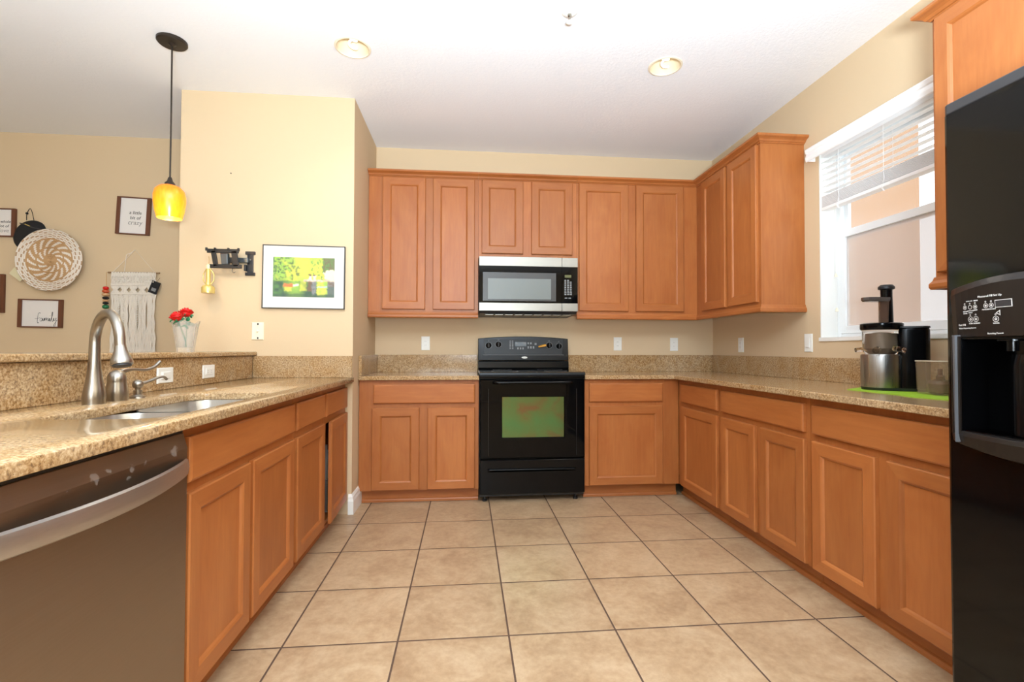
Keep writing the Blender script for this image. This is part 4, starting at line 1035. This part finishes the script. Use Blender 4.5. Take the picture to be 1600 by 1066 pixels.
# row of diamond holes: five sections crossing
secs = 5; sw = 2*hw/secs
for q in range(secs):
    xc = -hw+sw*(q+.5)
    for k in range(9):
        f = (k-4)/4
        cord(0, [-.10, -.118, -.135, -.15, -.165], lambda z, f=f, xc=xc: xc+f*sw*.5*(1-.62*math.exp(-((z+.135)/.016)**2)), .0038, -.004)
mb.build('diamond_row', COTTON, mc)
mb = MB()
mb.tube([(-hw+.002, -.005, -.168), (hw-.002, -.005, -.168)], .0055, 8)
for q in range(secs):
    xc = -hw+sw*(q+.5)
    zt = [-.165-.46*j/8 for j in range(9)]
    nn = 9
    for k in range(nn):
        f = (k-(nn-1)/2)/((nn-1)/2); ph = rnd.uniform(0, 6)
        cord(0, zt, lambda z, f=f, xc=xc, ph=ph: xc+f*sw*(.49-.15*math.sin(min(1, (-z-.165)/.34)*PI))+.0035*math.sin(z*55+ph), .0046, -.003+rnd.uniform(-.002, .002))
for xk in (-hw+sw*1.02, -hw+sw*1.5, -hw+sw*3.0, -hw+sw*3.45):
    for j in range(18): mb.sphere((xk, -.010, -.18-.0135*j), .0065, 8, (1.1, .8, .8))
mb.build('fringe', COTTON, mc)
# black tag hanging on the macrame
tg = thing('black_tag', 'small black product tag hung at the right edge of the macrame', 'tag', (-2.425, YB-.034, 1.555), rot=(0, math.radians(20), 0))
MB().box(-.033, .033, -.002, 0, -.048, .048).build('card', FELT, tg)
mb = MB(); mb.box(-.016, .018, -.003, -.002, -.03, -.005); mb.build('printed_patch', GREYP, tg)
MB().tube([(0, -.001, .046), (.012, -.001, .085)], .0012, 6).build('string', CHAR, tg)
bd = thing('bead_string', 'string of red, wooden, black and green beads left of the macrame', 'bead string', (-2.768, YB-.045, 1.672))
MB().tube([(0, 0, -.004), (.002, 0, -.08), (-.004, 0, -.30)], .0016, 6).build('string', STRAWM, bd)
for z, r, m_, sc in ((-.128, .02, RED, (1, 1, .7)), (-.152, .024, mat('orange_bead', (206, 86, 40), .4), (1, 1, .6)), (-.178, .026, mat('wood_bead', (214, 168, 120), .5), (1, 1, .5)), (-.204, .022, FELT, (1, 1, .55)), (-.224, .02, mat('wood_bead_pale', (214, 168, 120), .5), (1, 1, .4)), (-.244, .02, FELT, (1, 1, .55)), (-.272, .022, GREEN, (1, 1, .8))):
    mb = MB(); mb.sphere((-.002, 0, z), r, 14, sc); mb.build('bead', m_, bd)

# ------------------------------------------------------------------ partition wall decor
# watercolour picture: generic lakeside scene, painted cell by cell
pc = thing('framed_picture', 'framed green and yellow watercolour of a lakeside on the partition wall', 'picture', (-1.055, PY, 1.545), rot=(0, math.radians(.4), 0))
pw, ph = .518, .412
mb = MB(); frm = .005
mb.box(-pw/2, -pw/2+frm, -.02, -.001, -ph/2, ph/2); mb.box(pw/2-frm, pw/2, -.02, -.001, -ph/2, ph/2); mb.box(-pw/2+frm, pw/2-frm, -.02, -.001, ph/2-frm, ph/2); mb.box(-pw/2+frm, pw/2-frm, -.02, -.001, -ph/2, -ph/2+frm)
mb.build('frame', CHAR, pc)
MB().box(-pw/2+frm, pw/2-frm, -.014, -.002, -ph/2+frm, ph/2-frm).build('mat_board', mat('mat_board', (234, 227, 214), .55), pc)
mb = MB(); nx, nz = 132, 88; ax0, ax1, az0, az1 = -.193, .193, -.130, .128
def mixc(a, b, t_): t_ = max(0, min(1, t_)); return tuple(a[i]+(b[i]-a[i])*t_ for i in range(3))
def S3(c): return lin(c)[:3]
YEL, LGR, MGR, DGR, BRN, GRY, WHT, PNK, ORG = [S3(c) for c in ((226, 222, 74), (152, 194, 66), (84, 142, 56), (34, 76, 50), (110, 84, 56), (128, 128, 130), (250, 246, 214), (240, 214, 190), (222, 116, 50))]
def paint(u, v):
    p = Vector((u*6, v*4, 1.3)); n1 = noise.noise(p); n2 = noise.noise(p*2.7); n3 = noise.noise(p*6)
    u += .022*n3+.012*n2; v += .022*noise.noise(p*5+Vector((9, 3, 1)))+.014*n2
    if v > .40:
        c = mixc(YEL, LGR, .35+n1*.9)
        lf = (.42-u)*3.0 + n2*.9
        c = mixc(c, MGR, lf*.7)
        if u < .46 and n2+n3*.9 > .25-(.25-u)*.5: c = mixc(c, DGR, .75)
        if u < .3 and n2-n3 > .35: c = LGR
        if u > .80 and v > .62+.1*n2: c = mixc(BRN, MGR, .4+n3)
        if abs(u-.72) < .1 and n3 > .25: c = MGR
        if (u-.93)**2+((v-.56)*.8)**2 < .012+.003*n3: c = mixc(WHT, YEL, .25)
        for px, cc in ((.60, WHT), (.675, PNK)):
            if abs(u-px) < .022 and .42 < v < .54: c = cc
            if (u-px)**2*2.2+(v-.565)**2 < .0006: c = BRN
        if v < .445 and u > .5: c = mixc(PNK, BRN, .25+n3*.6)
    else:
        c = mixc(LGR, DGR, .25+(.4-v)*1.4+n1*.8)
        if u < .16: c = mixc(DGR, MGR, .3+n2)
        if .17 < u < .33 and .25+.02*n2 < v < .34: c = ORG
        if .33 <= u < .41 and .27 < v < .33: c = WHT
        if .18 < u < .3 and .14 < v < .25: c = mixc(c, YEL, .7)
        if .44 < u < .54 and v > .14: c = mixc(c, YEL, .55+n2*.4)
        if .555 < u < .63 and v > .1: c = BRN if v > .14 else DGR
        if .63 <= u < .70 and v > .05: c = mixc(GRY, DGR, .1+n3)
        if .72 < u < .88 and v > .06: c = mixc(LGR, YEL, .5+n2)
        if u > .72 and .245 < v < .275: c = S3((176, 226, 190))
        if u > .88: c = mixc(BRN, GRY, .4+n3) if v > .27 else mixc(GRY, DGR, .6)
        if v < .08: c = mixc(c, DGR, .55)
    return (*[max(0, min(1, x)) for x in c], 1)
idx = [mb.pts([(ax0+(ax1-ax0)*i/nx, -.0145, az0+(az1-az0)*j/nz) for i in range(nx+1)]) for j in range(nz+1)]
for j in range(nz):
    for i in range(nx): mb.face((idx[j][i], idx[j][i+1], idx[j+1][i+1], idx[j+1][i]), 0, False, tuple(sum(c)/5 for c in zip(*[paint((i+.5+a_)/nx, (j+.5+b_)/nz) for a_, b_ in ((0, 0), (-.8, -.8), (.8, -.8), (-.8, .8), (.8, .8))])))
mb.build('painting', VC, pc, attr=True)
MB().box(-pw/2+frm, pw/2-frm, -.0185, -.0175, -ph/2+frm, ph/2-frm).build('glazing', thin_glass('picture_glass', (255, 255, 255), alpha=.03), pc)
# TV bracket
tv = thing('tv_wall_bracket', 'black empty swivel television bracket screwed to the partition wall', 'bracket', (-1.392, PY, 1.628))
mb = MB(); mb.box(-.018, .018, -.012, -.0005, -.07, .07); mb.box(-.03, .03, -.014, -.0005, .058, .078); mb.box(-.03, .03, -.014, -.0005, -.078, -.058); mb.box(-.03, -.018, -.03, -.0005, -.05, -.01); wp_ = mb.build('wall_plate', CHAR, tv, .002)
MB().lathe([(.005, 0), (.005, .004), (0, .005)], (.002, -.012, .024), 10, rot=Matrix.Rotation(PI/2, 3, 'X')).build('bolt', STEEL, wp_)
STG = mat('dark_grey_steel', (92, 98, 102), .35, .7)
mb = MB(); mb.box(-.085, .0, -.045, -.013, .0, .032); mb.build('arm', STG, tv, .003)
mb = MB(); mb.lathe([(.016, -.03), (.016, .045)], (-.085, -.03, .016), 16); mb.box(-.125, -.082, -.056, -.03, -.004, .03); mb.build('elbow', BLACKM, tv, .002)
mb = MB(); mb.prism([(-.150, .058), (-.105, .052), (-.103, -.018), (-.140, -.024)], 'Y', -.085, -.055); mb.build('tilt_head', STG, tv, .003)
mb = MB()
def bar(a, b, w_): 
    a, b = Vector((a[0], 0, a[1])), Vector((b[0], 0, b[1])); d2 = (b-a).normalized(); n2 = Vector((-d2.z, 0, d2.x))*w_/2
    mb.prism([((a+n2).x, (a+n2).z), ((b+n2).x, (b+n2).z), ((b-n2).x, (b-n2).z), ((a-n2).x, (a-n2).z)], 'Y', -.097, -.086)
bar((-.222, .062), (-.035, .062), .026); bar((-.205, -.034), (-.015, -.034), .024)
bar((-.186, .062), (-.168, -.034), .028); bar((-.062, .062), (-.048, -.034), .034)
for xx in (-.226, -.176, -.096, -.036): mb.box(xx-.006, xx+.006, -.097, -.086, .062, .082)
mb.build('mounting_plate', BLACKM, tv, .002)
MB().tube(spline([(-.068, -.09, -.044), (-.072, -.09, -.062), (-.063, -.09, -.074), (-.054, -.09, -.066)], 5), .0018, 6).build('hook', STG, tv)
fl = thing('flashlight', 'pale gold flashlight hanging head down below the left end of the black bracket', 'flashlight', (-1.606, PY-.09, 1.424))
MB().lathe([(.036, 0), (.037, .006), (.037, .035), (.03, .046), (.017, .052)], (0, 0, 0), 24).build('head', GOLD, fl)
MB().lathe([(.0145, .0525), (.013, .065), (.013, .15), (.0145, .152)], (0, 0, 0), 20).build('handle', GOLD, fl)
MB().lathe([(.0135, .1525), (.014, .16), (.014, .175), (.009, .18), (.006, .183)], (0, 0, 0), 20).build('tail_cap', mat('cream_cap', (236, 222, 178), .3), fl)
mb = MB(); mb.tube(spline([(-.012, .0, .055), (-.03, .004, .08), (-.03, .004, .12), (-.012, 0, .15)], 5), .003, 8); mb.tube(spline([(.012, 0, .055), (.03, .004, .08), (.03, .004, .12), (.012, 0, .15)], 5), .003, 8); mb.build('clip', GOLD, fl)
MB().tube(spline([(0, 0, .18), (.004, -.0, .21), (.0, 0, .232)], 4), .0015, 6).build('loop', STRAWM, fl)
# small screw hole in the wall
tag(MB().lathe([(.004, 0), (.004, .003), (0, .004)], (0, 0, 0), 10, rot=Matrix.Rotation(PI/2, 3, 'X')).build('wall_screw', CHAR, loc=(-1.521, PY, 2.213)), 'tiny dark screw high on the partition wall above the bracket', 'screw')

# ------------------------------------------------------------------ vase and roses
vx, vy, vz = -1.515, 2.76, 1.0603
va = thing('crystal_vase', 'clear cut-crystal vase at the far end of the bar top', 'vase', (vx, vy, vz), math.radians(20))
mb = MB(); NV = 24
def vring(r, z, flare=0, inner=False):
    out = []
    for k in range(NV):
        a = 2*PI*k/NV; rr = r*(1+(.06 if (k % 2 == 0 and not inner) else 0)); zz = z+flare*(.012*math.cos(4*a))
        out.append((rr*math.cos(a), rr*math.sin(a), zz))
    return out
prof = [(.040, 0, 0), (.041, .02, 0), (.045, .05, 0), (.050, .085, 0), (.055, .12, 0), (.060, .145, .35), (.064, .160, .7)]
inn = [(.058, .160, .7), (.054, .145, .35), (.049, .12, 0), (.044, .085, 0), (.039, .05, 0), (.035, .024, 0)]
mb.loops([vring(r, z, f) for r, z, f in prof]+[vring(r, z, f, True) for r, z, f in inn], True, True, True, False)
mb.build('vase_body', CRYSTAL, va)
def rose(label, base, tip, r, tilt):
    o = thing('red_rose', label, 'flower', (0, 0, 0), 0, 'red roses in the crystal vase')
    b, t_ = Vector(base), Vector(tip); m_ = (b+t_)/2+Vector((.004, .003, 0))
    MB().tube(spline([b, m_, t_], 6), .0028, 8).build('stem', GREEN, o)
    rotm = Vector((0, 0, 1)).rotation_difference((t_-b).normalized()).to_matrix()
    mb = MB()
    for lay, (n_, rr, hh, op) in enumerate(((3, .35, 1.15, .1), (4, .6, 1.05, .25), (5, .85, .92, .45), (6, 1.0, .75, .8))):
        for k in range(n_):
            a0 = 2*PI*k/n_+lay*.6; da = 2*PI/n_*.72; grid = []
            for j in range(5):
                v = j/4; row = []
                for i in range(6):
                    a = a0+da*(i/5-.5)*2*.75
                    rad = r*rr*(math.sin(min(1, v*1.15)*PI*.5)*(.75+op*.3*v*v)+.05)
                    rad *= 1-.1*abs(i/5-.5)
                    z = r*(1.2*v*hh) - r*.3*op*max(0, v-.6)*2*.6 - r*.5*(abs(i/5-.5)*2)**2*v*.35
                    row.append(t_+rotm @ Vector((rad*math.cos(a), rad*math.sin(a), z-r*.1)))
                grid.append(row)
            ids = [mb.pts(q) for q in grid]
            for j in range(4):
                for i in range(5): mb.face((ids[j][i], ids[j][i+1], ids[j+1][i+1], ids[j+1][i]), 0, True)
    mb.sphere(t_+rotm @ Vector((0, 0, r*.5)), r*.78, 14, (1, 1, .85))
    mb.build('bloom', RED, o, ang=60)
    mb = MB()
    for k in range(5):
        a = 2*PI*k/5; p0 = t_+rotm @ Vector((.004*math.cos(a), .004*math.sin(a), -.004)); p1 = t_+rotm @ Vector((r*.7*math.cos(a), r*.7*math.sin(a), r*.15)); p2 = t_+rotm @ Vector((r*1.0*math.cos(a), r*1.0*math.sin(a), -r*.1))
        mb.tube(spline([p0, p1, p2], 4), [.004]*4+[.005]*4+[.001], 6, flat=.3)
    for k in range(3):
        p0 = b.lerp(t_, .72+.07*k); a = 2*PI*k/3+tilt; p1 = p0+Vector((.022*math.cos(a), .022*math.sin(a), .012)); p2 = p0+Vector((.036*math.cos(a), .036*math.sin(a), -.006))
        mb.tube(spline([p0, p1, p2], 4), [.003]*3+[.010]*4+[.009]+[.001], 8, flat=.25)
    mb.build('leaves', GREEN, o)
rose('red rose leaning left in the crystal vase, the lower bloom', (vx+.010, vy-.008, vz+.026), (vx-.014, vy-.05, vz+.170), .036, .3)
rose('red rose standing upright in the crystal vase, the higher bloom', (vx-.006, vy+.004, vz+.026), (vx-.016, vy+.03, vz+.196), .037, 1.4)
